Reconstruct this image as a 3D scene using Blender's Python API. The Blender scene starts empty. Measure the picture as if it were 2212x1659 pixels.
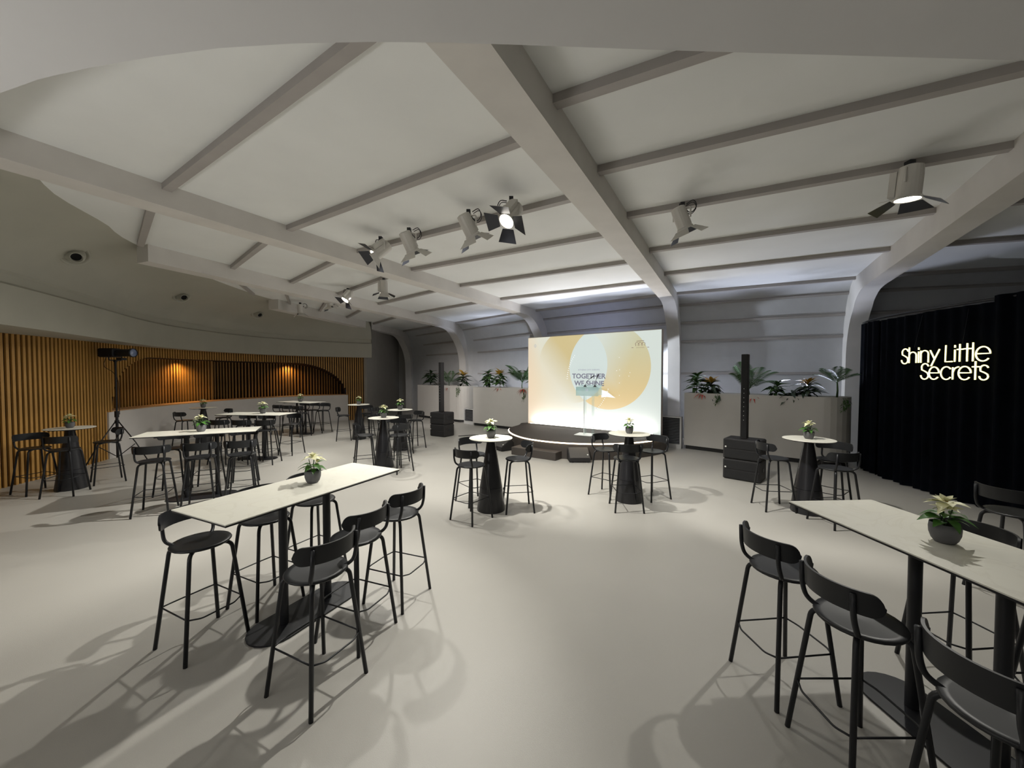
import bpy, math, random
from mathutils import Vector, Matrix
PI = math.pi
C = bpy.context.scene.collection
random.seed(7)

# ------------------------------------------------------------------ camera, world, exposure
sc = bpy.context.scene
cam_d = bpy.data.cameras.new('camera'); cam = bpy.data.objects.new('camera', cam_d); C.objects.link(cam)
cam.location = (0, 0, 2.0)
cam.rotation_euler = (math.radians(90) - math.atan(21.5/831), 0, 0)
cam_d.sensor_width = 36.0; cam_d.lens = 36.0*831/2212; cam_d.clip_start = 0.02
sc.camera = cam
sc.view_settings.view_transform = 'Standard'; sc.view_settings.look = 'None'
sc.view_settings.exposure = 0.14; sc.view_settings.gamma = 1.0
sc.view_settings.use_curve_mapping = False
w = bpy.data.worlds.new('world'); sc.world = w; w.use_nodes = True
w.node_tree.nodes['Background'].inputs[0].default_value = (.05, .05, .055, 1)
w.node_tree.nodes['Background'].inputs[1].default_value = 0.15

def area(loc, aim, size, power, col, sy=None, spread=180):
    d = bpy.data.lights.new('area_light', 'AREA'); d.energy = power; d.color = col; d.size = size
    if sy: d.shape = 'RECTANGLE'; d.size_y = sy
    d.spread = math.radians(spread)
    o = bpy.data.objects.new('area_light', d); C.objects.link(o); o.location = loc
    v = Vector(aim) - Vector(loc)
    o.rotation_euler = v.to_track_quat('-Z', 'Y').to_euler()
    return o
def spot(loc, aim, power, col, angle=60, blend=.6, rad=.05, parent=None):
    d = bpy.data.lights.new('spot_beam', 'SPOT'); d.energy = power; d.color = col
    d.spot_size = math.radians(angle); d.spot_blend = blend; d.shadow_soft_size = rad
    o = bpy.data.objects.new('spot_beam', d); C.objects.link(o); o.location = loc
    v = Vector(aim) - Vector(loc)
    o.rotation_euler = v.to_track_quat('-Z', 'Y').to_euler()
    return o
WARM = (1, .93, .80); NEUT = (1, .97, .90); COOL = (.74, .80, 1.0)
# unseen fill lights added behind the photographer, brightening the hall and left soffit
area((-1.6, -.8, 3.58), (-1.6, -.8, 0), 2.2, 20, NEUT, 1.2)
area((2.6, -1.6, 3.58), (2.6, -1.6, 0), 2.2, 3, NEUT, 1.2)
area((-3.9, .3, 1.2), (-2.9, 1.3, 3.5), 1.2, 40, (1, .98, .95), .4)
# unseen spots added behind planters and atop the screen for a cool ceiling wash
for p_, a_, pw_ in (((5.55, 10.85, 1.05), (4.6, 8.6, 4.3), 190), ((7.35, 9.85, 1.05), (6.5, 7.8, 4.3), 150), ((-.15, 15.1, 1.05), (-1.3, 13.0, 4.3), 180),
                    ((-1.4, 16.6, 1.05), (-2.7, 14.6, 4.3), 130), ((1.5, 12.0, 3.24), (1.0, 11.2, 4.3), 26), ((3.1, 10.8, 3.24), (2.6, 10.0, 4.3), 26)):
    spot(p_, a_, pw_, COOL, 84 if p_[2] < 2 else 140, .35, .10)
# cool lamp behind the screen, shining along the vault on both sides
spot((2.6, 12.56, 2.1), (8.3, 10.2, 2.2), 760, (.80, .88, 1.0), 44, .25, .04)
spot((1.6, 13.0, 1.8), (-.1, 16.0, 2.4), 170, (.78, .86, 1.0), 75, .5, .06)
spot((2.4, 12.3, 2.4), (2.9, 13.2, 3.6), 30, (.55, .62, 1.0), 140, .8, .1)

# ------------------------------------------------------------------ materials
def mat(name, col, rough=.6, metal=0., var=0., vscale=4., bump=0., bscale=60., spec=.5, emis=None, estr=0., coat=0.):
    m = bpy.data.materials.new(name); m.use_nodes = True
    nt = m.node_tree; N = nt.nodes; Lk = nt.links
    b = N['Principled BSDF']
    b.inputs['Base Color'].default_value = (*col, 1); b.inputs['Roughness'].default_value = rough
    b.inputs['Metallic'].default_value = metal; b.inputs['Specular IOR Level'].default_value = spec
    b.inputs['Coat Weight'].default_value = coat
    if emis:
        b.inputs['Emission Color'].default_value = (*emis, 1); b.inputs['Emission Strength'].default_value = estr
    tc = N.new('ShaderNodeTexCoord')
    if var > 0:
        n = N.new('ShaderNodeTexNoise'); n.inputs['Scale'].default_value = vscale; n.inputs['Detail'].default_value = 5
        Lk.new(tc.outputs['Object'], n.inputs['Vector'])
        r = N.new('ShaderNodeValToRGB')
        r.color_ramp.elements[0].position = .3; r.color_ramp.elements[1].position = .7
        r.color_ramp.elements[0].color = (*[c*(1-var) for c in col], 1)
        r.color_ramp.elements[1].color = (*[min(1, c*(1+var)) for c in col], 1)
        Lk.new(n.outputs['Fac'], r.inputs['Fac']); Lk.new(r.outputs['Color'], b.inputs['Base Color'])
    if bump > 0:
        n2 = N.new('ShaderNodeTexNoise'); n2.inputs['Scale'].default_value = bscale; n2.inputs['Detail'].default_value = 3
        Lk.new(tc.outputs['Object'], n2.inputs['Vector'])
        bp = N.new('ShaderNodeBump'); bp.inputs['Strength'].default_value = bump; bp.inputs['Distance'].default_value = .01
        Lk.new(n2.outputs['Fac'], bp.inputs['Height']); Lk.new(bp.outputs['Normal'], b.inputs['Normal'])
    return m
M = {}
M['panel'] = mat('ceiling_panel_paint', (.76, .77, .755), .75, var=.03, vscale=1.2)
M['beam'] = mat('beam_paint', (.62, .595, .56), .7, var=.05, vscale=2)
M['purlin'] = mat('purlin_paint', (.37, .345, .325), .7, var=.04)
M['soffit'] = mat('soffit_paint', (.62, .615, .615), .8, var=.02, vscale=1.5)
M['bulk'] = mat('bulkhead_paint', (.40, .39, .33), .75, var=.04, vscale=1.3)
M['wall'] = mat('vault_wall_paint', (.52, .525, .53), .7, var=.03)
M['dwall'] = mat('end_wall_paint', (.30, .285, .26), .8, var=.04)
M['floor'] = mat('resin_floor', (.435, .42, .385), .36, var=.035, vscale=.9, bump=.2, bscale=260, spec=.45)
M['wood'] = mat('slat_wood', (.46, .245, .06), .5, var=.18, vscale=3)
M['woodback'] = mat('slat_backing_felt', (.035, .02, .012), .9)
M['counter'] = mat('counter_laminate', (.60, .575, .55), .6, var=.02)
M['trim'] = mat('counter_oak_edge', (.55, .32, .15), .5, var=.1)
M['black'] = mat('black_powdercoat', (.014, .014, .017), .42, spec=.4)
M['char'] = mat('charcoal_metal', (.014, .015, .018), .42, spec=.4)
M['cone'] = mat('satin_black_cone', (.018, .018, .021), .33, spec=.5)
M['seat'] = mat('stool_seat_shell', (.015, .016, .018), .42, spec=.4)
M['planter'] = mat('planter_laminate', (.50, .485, .46), .42, var=.015)
M['plinth'] = mat('black_skirting', (.008, .008, .009), .6)
M['spk'] = mat('speaker_paint', (.012, .011, .012), .6, bump=.3, bscale=300)
M['grille'] = mat('speaker_grille', (.006, .006, .007), .75, bump=.5, bscale=500)
M['stage'] = mat('stage_carpet', (.035, .026, .022), .7, bump=.3, bscale=400)
M['stageside'] = mat('stage_fascia', (.05, .042, .037), .55)
M['cloth'] = mat('black_velour', (.0018, .0026, .005), 1.0, var=.3, vscale=6, spec=.08)
M['white'] = mat('white_enamel', (.62, .60, .56), .4)
M['dark_in'] = mat('barndoor_black', (.03, .032, .04), .35, metal=.4)
M['lens'] = mat('lit_lens', (.9, .9, .9), .2, emis=(1, .94, .84), estr=14)
M['lensdim'] = mat('dim_lens', (.9, .9, .9), .2, emis=(1, .93, .80), estr=3)
M['lensoff'] = mat('blue_glass_lens', (.12, .16, .30), .08, spec=.9, coat=1)
M['chrome'] = mat('bright_steel', (.6, .6, .6), .25, metal=1)
M['badge'] = mat('silver_badge', (.7, .7, .66), .4, emis=(.7, .7, .66), estr=.0)
M['acrylic_white'] = mat('white_acrylic', (.80, .82, .80), .3)
M['pot'] = mat('grey_stoneware', (.115, .115, .12), .7, var=.06, vscale=20)
M['soil'] = mat('potting_soil', (.02, .014, .01), .95, bump=.8, bscale=80)
M['bract'] = mat('cream_bract', (.80, .79, .50), .5, var=.06, vscale=30)
M['leaf'] = mat('poinsettia_leaf', (.055, .16, .025), .45, var=.25, vscale=25)
M['palm'] = mat('palm_leaf', (.05, .115, .035), .5, var=.3, vscale=8)
M['darkleaf'] = mat('dark_foliage', (.018, .038, .014), .45, var=.4, vscale=10)
M['midleaf'] = mat('mid_foliage', (.045, .10, .025), .45, var=.35, vscale=10)
M['yleaf'] = mat('yellow_foliage', (.45, .26, .03), .5, var=.2, vscale=10)
M['red'] = mat('red_bromeliad', (.42, .055, .03), .5, var=.2, vscale=12)
M['ledstrip'] = mat('warm_led_strip', (1, 1, 1), .5, emis=(1, .80, .56), estr=5)
M['neon'] = mat('neon_tube', (1, 1, .8), .5, emis=(1, .90, .36), estr=2.2)
M['vent'] = mat('vent_frame', (.5, .5, .5), .5)
M['ventslat'] = mat('vent_blade', (.10, .105, .115), .5)
M['text'] = mat('screen_text', (0, 0, 0), 1, emis=(.20, .20, .25), estr=1, spec=0)
M['textlight'] = mat('screen_small_text', (0, 0, 0), 1, emis=(.40, .42, .46), estr=1, spec=0)
M['textwhite'] = mat('screen_white_mark', (0, 0, 0), 1, emis=(.93, .93, .9), estr=1, spec=0)
M['niche_lamp'] = mat('downlight_lens', (1, 1, 1), .4, emis=(1, .6, .25), estr=12)

def glassmat():
    m = bpy.data.materials.new('clear_acrylic'); m.use_nodes = True
    nt = m.node_tree; N = nt.nodes; N.clear()
    o = N.new('ShaderNodeOutputMaterial'); mx = N.new('ShaderNodeMixShader')
    t = N.new('ShaderNodeBsdfTransparent'); t.inputs[0].default_value = (.93, .96, .96, 1)
    p = N.new('ShaderNodeBsdfPrincipled'); p.inputs['Base Color'].default_value = (.75, .85, .85, 1)
    p.inputs['Roughness'].default_value = .1; mx.inputs[0].default_value = .16
    nt.links.new(t.outputs[0], mx.inputs[1]); nt.links.new(p.outputs[0], mx.inputs[2]); nt.links.new(mx.outputs[0], o.inputs[0])
    return m
M['acrylic'] = glassmat()
def frosted():
    m = bpy.data.materials.new('frosted_acrylic'); m.use_nodes = True
    nt = m.node_tree; N = nt.nodes; N.clear()
    o = N.new('ShaderNodeOutputMaterial'); mx = N.new('ShaderNodeMixShader')
    t = N.new('ShaderNodeBsdfTransparent'); t.inputs[0].default_value = (.90, .97, .97, 1)
    p = N.new('ShaderNodeBsdfPrincipled'); p.inputs['Base Color'].default_value = (.80, .92, .93, 1)
    p.inputs['Roughness'].default_value = .3; mx.inputs[0].default_value = .35
    nt.links.new(t.outputs[0], mx.inputs[1]); nt.links.new(p.outputs[0], mx.inputs[2]); nt.links.new(mx.outputs[0], o.inputs[0])
    return m
M['frost'] = frosted()
def tabletop_mat():
    m = mat('stone_tabletop', (.60, .585, .52), .38)
    nt = m.node_tree; N = nt.nodes; Lk = nt.links; b = N['Principled BSDF']
    tc = N.new('ShaderNodeTexCoord'); n = N.new('ShaderNodeTexNoise'); n.inputs['Scale'].default_value = 3.0
    n.inputs['Detail'].default_value = 8; n.inputs['Distortion'].default_value = 1.6
    Lk.new(tc.outputs['Object'], n.inputs['Vector'])
    r = N.new('ShaderNodeValToRGB'); e = r.color_ramp.elements
    e[0].position = .30; e[0].color = (.76, .745, .655, 1); e[1].position = .75; e[1].color = (.76, .745, .66, 1)
    for p, c in ((.47, (.76, .745, .655)), (.505, (.72, .70, .61)), (.54, (.75, .735, .65))):
        x = e.new(p); x.color = (*c, 1)
    Lk.new(n.outputs['Fac'], r.inputs['Fac']); Lk.new(r.outputs['Color'], b.inputs['Base Color'])
    return m
M['top'] = tabletop_mat()

def screen_mat():
    m = bpy.data.materials.new('screen_picture'); m.use_nodes = True
    nt = m.node_tree; N = nt.nodes; Lk = nt.links
    b = N['Principled BSDF']; b.inputs['Base Color'].default_value = (.13, .13, .13, 1); b.inputs['Roughness'].default_value = .6
    tc = N.new('ShaderNodeTexCoord'); sp = N.new('ShaderNodeSeparateXYZ'); Lk.new(tc.outputs['Object'], sp.inputs[0])
    X, Z = sp.outputs[0], sp.outputs[2]
    def mth(op, a, b_=None, clamp=False):
        n = N.new('ShaderNodeMath'); n.operation = op; n.use_clamp = clamp
        for i, v in enumerate((a, b_)):
            if v is None: continue
            if isinstance(v, (int, float)): n.inputs[i].default_value = v
            else: Lk.new(v, n.inputs[i])
        return n.outputs[0]
    def disc(cx, cz, r):
        dx = mth('SUBTRACT', X, cx); dz = mth('SUBTRACT', Z, cz)
        d = mth('SQRT', mth('ADD', mth('MULTIPLY', dx, dx), mth('MULTIPLY', dz, dz)))
        return mth('MULTIPLY', mth('SUBTRACT', r, d), 120, True)
    def lin(ax, az, c):     # clamp(ax*x+az*z+c)
        return mth('ADD', mth('ADD', mth('MULTIPLY', X, ax), mth('MULTIPLY', Z, az)), c, True)
    def mix(f, a, b_):
        n = N.new('ShaderNodeMix'); n.data_type = 'RGBA'
        Lk.new(f, n.inputs[0])
        for i, v in ((6, a), (7, b_)):
            if isinstance(v, tuple): n.inputs[i].default_value = (*v, 1)
            else: Lk.new(v, n.inputs[i])
        return n.outputs[2]
    dl = disc(1.55, 1.87, 1.15); dr = disc(2.70, 1.80, 1.21)
    inter = mth('MULTIPLY', dl, dr)
    gl = mth('MULTIPLY', mth('SUBTRACT', dl, inter, True), lin(.9, .75, -1.9))
    gr = mth('MULTIPLY', mth('SUBTRACT', dr, inter, True), mth('MAXIMUM', lin(.75, -.30, -.95), lin(.0, -.8, 1.9)))
    base = mix(lin(.0, .55, -.75), (.84, .73, .52), (.72, .74, .63))
    base = mix(lin(.42, .0, -.1), base, (.66, .73, .68))
    left = mix(lin(-1.6, -.25, 1.3), base, (.82, .64, .44))
    left = mix(inter, left, (.64, .73, .70))
    c1 = mix(gl, left, (.63, .51, .24))
    gcol = mix(lin(0, .6, -.5), (.72, .52, .21), (.58, .56, .35))
    c2 = mix(gr, c1, gcol)
    Lk.new(c2, b.inputs['Emission Color']); b.inputs['Emission Strength'].default_value = .84
    return m
M['screen'] = screen_mat()

# ------------------------------------------------------------------ mesh builder
class MB:
    def __init__(s): s.v = []; s.f = []; s.m = []; s.sm = []
    def add(s, vs, fs, mi=0, smooth=False):
        o = len(s.v); s.v += [tuple(v) for v in vs]
        for f in fs: s.f.append(tuple(i+o for i in f)); s.m.append(mi); s.sm.append(smooth)
        return s
    def box(s, c, d, rz=0, mi=0, bev=0, R=None):
        x, y, z = d[0]/2, d[1]/2, d[2]/2
        if bev <= 0:
            vs = [Vector((a*x, b*y, e*z)) for e in (-1, 1) for a, b in ((-1, -1), (1, -1), (1, 1), (-1, 1))]
            fs = [(3, 2, 1, 0), (4, 5, 6, 7), (0, 1, 5, 4), (1, 2, 6, 5), (2, 3, 7, 6), (3, 0, 4, 7)]
        else:
            k = bev; vs = []
            for zz, ins in ((-z, k), (-z+k, 0), (z-k, 0), (z, k)):
                X, Y = x-ins, y-ins
                vs += [Vector(p) for p in ((-X+k, -Y, zz), (X-k, -Y, zz), (X, -Y+k, zz), (X, Y-k, zz), (X-k, Y, zz), (-X+k, Y, zz), (-X, Y-k, zz), (-X, -Y+k, zz))]
            fs = [tuple(range(7, -1, -1)), tuple(range(24, 32))]
            for l in range(3):
                for i in range(8): fs.append((l*8+i, l*8+(i+1) % 8, (l+1)*8+(i+1) % 8, (l+1)*8+i))
        Rm = R if R is not None else Matrix.Rotation(rz, 3, 'Z')
        return s.add([Rm @ v + Vector(c) for v in vs], fs, mi)
    def lathe(s, prof, seg=24, c=(0, 0, 0), mi=0, smooth=True, cap=True, R=None):
        vs = []; n = len(prof); Rm = R or Matrix.Identity(3)
        for r, z in prof:
            for k in range(seg):
                a = 2*PI*k/seg; vs.append(Rm @ Vector((r*math.cos(a), r*math.sin(a), z)) + Vector(c))
        fs = [(i*seg+k, i*seg+(k+1) % seg, (i+1)*seg+(k+1) % seg, (i+1)*seg+k) for i in range(n-1) for k in range(seg)]
        s.add(vs, fs, mi, smooth)
        if cap:
            s.add(vs[:seg], [tuple(range(seg-1, -1, -1))], mi); s.add(vs[-seg:], [tuple(range(seg))], mi)
        return s
    def tube(s, pts, r, seg=8, mi=0, cap=True, flat=1.0):
        pts = [Vector(p) for p in pts]; n = len(pts); vs = []
        t0 = (pts[1]-pts[0]).normalized()
        u = t0.orthogonal().normalized()
        rr = r if isinstance(r, (list, tuple)) else [r]*n
        for i, p in enumerate(pts):
            t = ((pts[min(i+1, n-1)]-pts[i]).normalized() + (pts[i]-pts[max(i-1, 0)]).normalized())
            t = t.normalized() if t.length > 1e-6 else t0
            u = (u - t*u.dot(t)).normalized(); v = t.cross(u)
            for k in range(seg):
                a = 2*PI*k/seg; vs.append(p + (u*math.cos(a) + v*math.sin(a)*flat)*rr[i])
        fs = [(i*seg+k, i*seg+(k+1) % seg, (i+1)*seg+(k+1) % seg, (i+1)*seg+k) for i in range(n-1) for k in range(seg)]
        if cap: fs += [tuple(range(seg-1, -1, -1)), tuple((n-1)*seg+k for k in range(seg))]
        return s.add(vs, fs, mi, True)
    def prism(s, poly, z0, z1, mi=0, side=None):
        n = len(poly); vs = [(x, y, z0) for x, y in poly] + [(x, y, z1) for x, y in poly]
        s.add(vs, [tuple(range(n-1, -1, -1)), tuple(range(n, 2*n))], mi)
        return s.add(vs, [(i, (i+1) % n, n+(i+1) % n, n+i) for i in range(n)], mi if side is None else side)
    def grid(s, rows, mi=0, smooth=True):
        m_ = len(rows[0]); vs = [p for r in rows for p in r]
        fs = [(i*m_+j, i*m_+j+1, (i+1)*m_+j+1, (i+1)*m_+j) for i in range(len(rows)-1) for j in range(m_-1)]
        return s.add(vs, fs, mi, smooth)
    def mesh(s, name, mats):
        me = bpy.data.meshes.new(name); me.from_pydata(s.v, [], s.f)
        for m in (mats if isinstance(mats, (list, tuple)) else [mats]): me.materials.append(m)
        me.polygons.foreach_set('material_index', s.m); me.polygons.foreach_set('use_smooth', s.sm)
        me.update(); return me
    def build(s, name, mats, parent=None, loc=(0, 0, 0), rz=0):
        return link(name, s.mesh(name, mats), parent, loc, rz)
def link(name, me, parent=None, loc=(0, 0, 0), rz=0):
    o = bpy.data.objects.new(name, me); C.objects.link(o); o.location = loc; o.rotation_euler = (0, 0, rz)
    if parent: o.parent = parent
    return o
def thing(name, label, cat, loc=(0, 0, 0), rz=0, group=None):
    o = bpy.data.objects.new(name, None); C.objects.link(o); o.empty_display_size = .1
    o.location = loc; o.rotation_euler = (0, 0, rz); o['label'] = label; o['category'] = cat
    if group: o['group'] = group
    return o
def tag(o, label, cat, group=None):
    o['label'] = label; o['category'] = cat
    if group: o['group'] = group
    return o
def struct(o): o['kind'] = 'structure'; return o
def dup(root, loc, rz, label=None, group=None, sc_=None):
    def cp(o, par):
        c = o.copy(); C.objects.link(c); c.parent = par
        for ch in o.children: cp(ch, c)
        return c
    r = cp(root, None); r.location = loc; r.rotation_euler = (0, 0, rz)
    if sc_: r.scale = (sc_,)*3
    if label: r['label'] = label
    if group: r['group'] = group
    return r
def catmull(P, n):
    P = [Vector(p) for p in P]; Q = [2*P[0]-P[1]]+P+[2*P[-1]-P[-2]]; out = []
    for i in range(1, len(Q)-2):
        for k in range(24):
            t = k/24; a, b, c, d = Q[i-1:i+3]
            out.append(.5*((2*b)+(c-a)*t+(2*a-5*b+4*c-d)*t*t+(3*b-a-3*c+d)*t**3))
    out.append(P[-1])
    L = [0]
    for i in range(1, len(out)): L.append(L[-1]+(out[i]-out[i-1]).length)
    res = []; j = 0
    for k in range(n):
        s = L[-1]*k/(n-1)
        while j < len(L)-2 and L[j+1] < s: j += 1
        f = (s-L[j])/max(1e-9, L[j+1]-L[j]); res.append(out[j].lerp(out[j+1], min(1, f)))
    return res
def clen(P): return sum((P[i+1]-P[i]).length for i in range(len(P)-1))
def smooth_poly(pts, r=.03, n=4):       # round the corners of a 3-D polyline
    pts = [Vector(p) for p in pts]; out = [pts[0]]
    for i in range(1, len(pts)-1):
        a, b, c = pts[i-1:i+2]; l = min(r, (a-b).length*.45, (c-b).length*.45)
        p = b+(a-b).normalized()*l; q = b+(c-b).normalized()*l
        for k in range(n+1):
            t = k/n; out.append((1-t)**2*p+2*t*(1-t)*b+t*t*q)
    out.append(pts[-1]); return out

# ------------------------------------------------------------------ floor
mb = MB(); mb.box((0, 9, -.05), (30, 28, .1)); struct(mb.build('floor', M['floor']))

# ------------------------------------------------------------------ vaulted ceiling: bays between bent beams
ZC = 4.3
def prof(t, off=0.):
    """t<=0 flat, then quarter ellipse to vertical at t=1.25, then down; off = inward offset"""
    A, B, Z0 = 1.25, 1.8, 2.5
    if t <= 0: return (t, ZC-off)
    if t <= 1:
        a = t*PI/2; n = Vector((math.sin(a)/A, math.cos(a)/B)).normalized()
        return (A*math.sin(a)-n.x*off, Z0+B*math.cos(a)-n.y*off)
    return (A-off, Z0*(2-t))
TS = [-18, -10.5, -4, -1, -.3, 0]+[k/14 for k in range(1, 15)]+[1.5, 2]
def unit(x, y): l = math.hypot(x, y); return Vector((x/l, y/l))
beams = [  # bend point on the ceiling, plan direction, purlin distances before the bend
    (Vector((-9.2, 23.6)), unit(-.02, 1)), (Vector((-5.9, 20.4)), unit(.17, .985)), (Vector((-2.65, 17.2)), unit(.36, .933)), (Vector((.72, 13.9)), unit(.487, .874)),
    (Vector((4.50, 10.98)), unit(.49, .872)), (Vector((8.25, 9.05)), unit(.513, .858)), (Vector((12.0, 7.85)), unit(.57, .82))]
purl = [([2.6, 0], [2.6, 0]), ([9.5, 8.1, 6.65, 5, 3, 0], [9.75, 8.15, 6.65, 5.0, 3.0, 0][:0]+[11.1, 9.55, 8.15, 6.65, 5.0, 3.0, 0][1:]),
    ([11.1, 9.55, 8.15, 6.65, 5.0, 3.0, 0], [10.4, 8.9, 7.6, 6.2, 4.47, 2.45, 0]),
    ([10.4, 8.9, 7.6, 6.2, 4.47, 2.45, 0], [10.0, 8.45, 7.05, 5.55, 3.8, 1.85, 0]),
    ([8.76, 7.52, 6.12, 4.35, 2.45, 0],)*2, ([7.2, 5.8, 4.35, 2.45, 0],)*2]
def pt(i, tz, side=0.):
    p, d = beams[i]; n = Vector((d.y, -d.x)); q = p+d*tz[0]+n*side
    return Vector((q.x, q.y, tz[1]))
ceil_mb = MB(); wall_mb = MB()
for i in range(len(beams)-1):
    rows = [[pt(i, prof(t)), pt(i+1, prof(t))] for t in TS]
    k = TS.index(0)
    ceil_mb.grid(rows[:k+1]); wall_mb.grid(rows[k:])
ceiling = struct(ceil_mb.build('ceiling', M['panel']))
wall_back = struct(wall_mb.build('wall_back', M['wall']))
STRT = {1: -8.6, 2: -11.0}
DEP = [.3, .3, .3, .27, .29, .38, .38]
for i in range(1, len(beams)):
    mb = MB(); W = .17; dep = DEP[i]
    tt = [-18]+TS[1:]
    def bp_(t, dep=dep):
        k = math.exp(-((t-.32)/.52)**2)*.30 if t < 2 else 0
        return prof(t, dep+k)
    tt = [STRT.get(i, -18)]+[-1.5, -1, -.75, -.5, -.3, -.15, 0]+[k/14 for k in range(1, 15)]+[1.5, 2]
    sec = [[pt(i, prof(t, -.02), -W), pt(i, bp_(t), -W), pt(i, bp_(t), W), pt(i, prof(t, -.02), W)] for t in tt]
    mb.add(sec[0], [(0, 1, 2, 3)])
    for a, b in ((0, 1), (1, 2), (2, 3)):
        mb.grid([[r[a], r[b]] for r in sec], smooth=True)
    mb.build('beam', M['beam'], ceiling)
for i in range(len(beams)-1):
    wl = W if i > 0 else 0
    items = [((-a, ZC), (-b, ZC)) for a, b in zip(*purl[i])] + [(prof(t), prof(t)) for t in (.34, .60, .82)] + [((1.25, 2.02), (1.25, 2.02))]
    for q, (ta, tb) in enumerate(items):
        mb = MB(); flat = q < len(purl[i][0]); hw, dp = (.048, .075) if flat else (.035, .05)
        def cross(j, T, side):
            t, z = T
            if flat: return [pt(j, (t-hw, z+.01), side), pt(j, (t-hw, z-dp), side), pt(j, (t+hw, z-dp), side), pt(j, (t+hw, z+.01), side)]
            th = math.asin(min(1, t/1.25)); tx, tz_ = math.cos(th)*1.25, -math.sin(th)*1.8
            if z < 2.4: tx, tz_ = 0, -1
            l = math.hypot(tx, tz_); tx /= l; tz_ /= l; nx, nz = tz_, -tx
            return [pt(j, (t+tx*a+nx*b, z+tz_*a+nz*b), side) for a, b in ((-hw, -.01), (-hw, dp), (hw, dp), (hw, -.01))]
        A = cross(i, ta, .16); B = cross(i+1, tb, -.16)
        mb.add(A+B, [(0, 1, 5, 4), (1, 2, 6, 5), (2, 3, 7, 6), (0, 3, 2, 1), (4, 5, 6, 7)])
        mb.build('purlin', M['purlin'], ceiling if flat else wall_back)

# near soffit above the photographer
edge = catmull([(-9.0, 6.0), (-6.0, 3.9), (-4.8, 3.15), (-3.8, 2.62), (-3.0, 2.3), (-2.49, 2.16), (-1.96, 2.06), (-1.47, 1.99), (-.96, 1.96), (-.3, 1.96), (.94, 2.01), (2.71, 2.07), (6, 2.2), (13, 2.5)], 60)
mb = MB(); n = len(edge)
mb.grid([[Vector((p.x, p.y, 3.65)) for p in edge], [Vector((p.x, -5.0, 3.65)) for p in edge]], smooth=False)
mb.grid([[Vector((p.x, p.y, 3.65)) for p in edge], [Vector((p.x, p.y, 4.5)) for p in edge]])
mb.build('soffit', M['soffit'], ceiling)

# left bulkhead: sloping surface and fascia band
NG = 70
G = catmull([(-3.2, -2), (-4.0, 1.0), (-4.75, 3.0), (-5.3, 4.2), (-5.86, 5.0), (-6.23, 5.96), (-6.62, 6.7), (-7.15, 8.7), (-7.43, 11.1), (-7.25, 12.85), (-6.95, 14.6), (-6.3, 17.0)], NG)
Fc = catmull([(-5.6, -2), (-6.1, 1.0), (-6.7, 3.4), (-7.35, 5.5), (-8.3, 7.75), (-9.2, 9.8), (-9.5, 11.6), (-9.15, 13.9), (-7.8, 15.8), (-6.15, 16.9)], NG)
ZF1, ZF0 = 3.52, 2.72
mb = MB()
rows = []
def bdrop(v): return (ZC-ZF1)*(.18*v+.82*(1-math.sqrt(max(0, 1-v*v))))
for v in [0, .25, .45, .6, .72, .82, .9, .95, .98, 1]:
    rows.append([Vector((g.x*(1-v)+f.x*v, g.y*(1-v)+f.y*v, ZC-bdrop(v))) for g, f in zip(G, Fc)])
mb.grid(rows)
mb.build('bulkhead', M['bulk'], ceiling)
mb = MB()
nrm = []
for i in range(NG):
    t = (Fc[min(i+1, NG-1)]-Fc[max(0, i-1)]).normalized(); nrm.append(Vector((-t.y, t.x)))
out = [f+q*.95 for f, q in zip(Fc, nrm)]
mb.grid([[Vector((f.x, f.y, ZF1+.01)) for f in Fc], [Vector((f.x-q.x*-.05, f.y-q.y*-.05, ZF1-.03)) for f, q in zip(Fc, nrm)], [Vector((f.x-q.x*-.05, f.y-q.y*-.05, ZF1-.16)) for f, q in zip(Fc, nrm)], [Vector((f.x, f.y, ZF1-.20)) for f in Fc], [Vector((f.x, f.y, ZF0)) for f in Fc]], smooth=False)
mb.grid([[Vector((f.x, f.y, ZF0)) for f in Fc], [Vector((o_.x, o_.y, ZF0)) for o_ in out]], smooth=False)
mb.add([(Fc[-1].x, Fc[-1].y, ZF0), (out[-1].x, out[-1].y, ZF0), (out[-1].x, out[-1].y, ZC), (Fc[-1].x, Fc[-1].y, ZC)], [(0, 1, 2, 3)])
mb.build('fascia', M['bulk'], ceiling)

# ------------------------------------------------------------------ slatted left wall with arched bar niche
WP = [(-8.3, -4), (-8.5, 0), (-8.75, 3.5), (-8.85, 5.5), (-9.0, 7.2), (-9.35, 8.5), (-9.66, 9.6), (-9.82, 10.8), (-9.85, 12.0), (-9.68, 13.2), (-9.2, 14.6), (-8.4, 15.7), (-7.4, 16.45), (-6.45, 16.9)]
WC = catmull(WP, 2000); WLEN = clen(WC)
def wpos(s):
    f = max(0, min(1, s/WLEN))*(len(WC)-1); i = min(int(f), len(WC)-2); p = WC[i].lerp(WC[i+1], f-i)
    a, b = WC[max(0, i-12)], WC[min(len(WC)-1, i+13)]; t = (b-a).normalized()
    return p, t, Vector((-t.y, t.x))            # outward = away from the hall (left of travel)
def near_s(x, y):
    return min(range(len(WC)), key=lambda i: (WC[i]-Vector((x, y))).length)/(len(WC)-1)*WLEN
S0 = near_s(-9.55, 9.15); S1 = near_s(-7.15, 16.56)
CT = 1.1; AT = 2.45
def arch(s):
    if s <= S0 or s >= S1: return None
    a = 1.35; b = 2.0
    if s < S0+a: u = (S0+a-s)/a
    elif s > S1-b: u = (s-S1+b)/b
    else: u = 0
    return CT+(AT-CT)*math.sqrt(max(0, 1-u*u))
mb = MB(); N_ = 420; ss = [WLEN*k/N_ for k in range(N_+1)]
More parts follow.
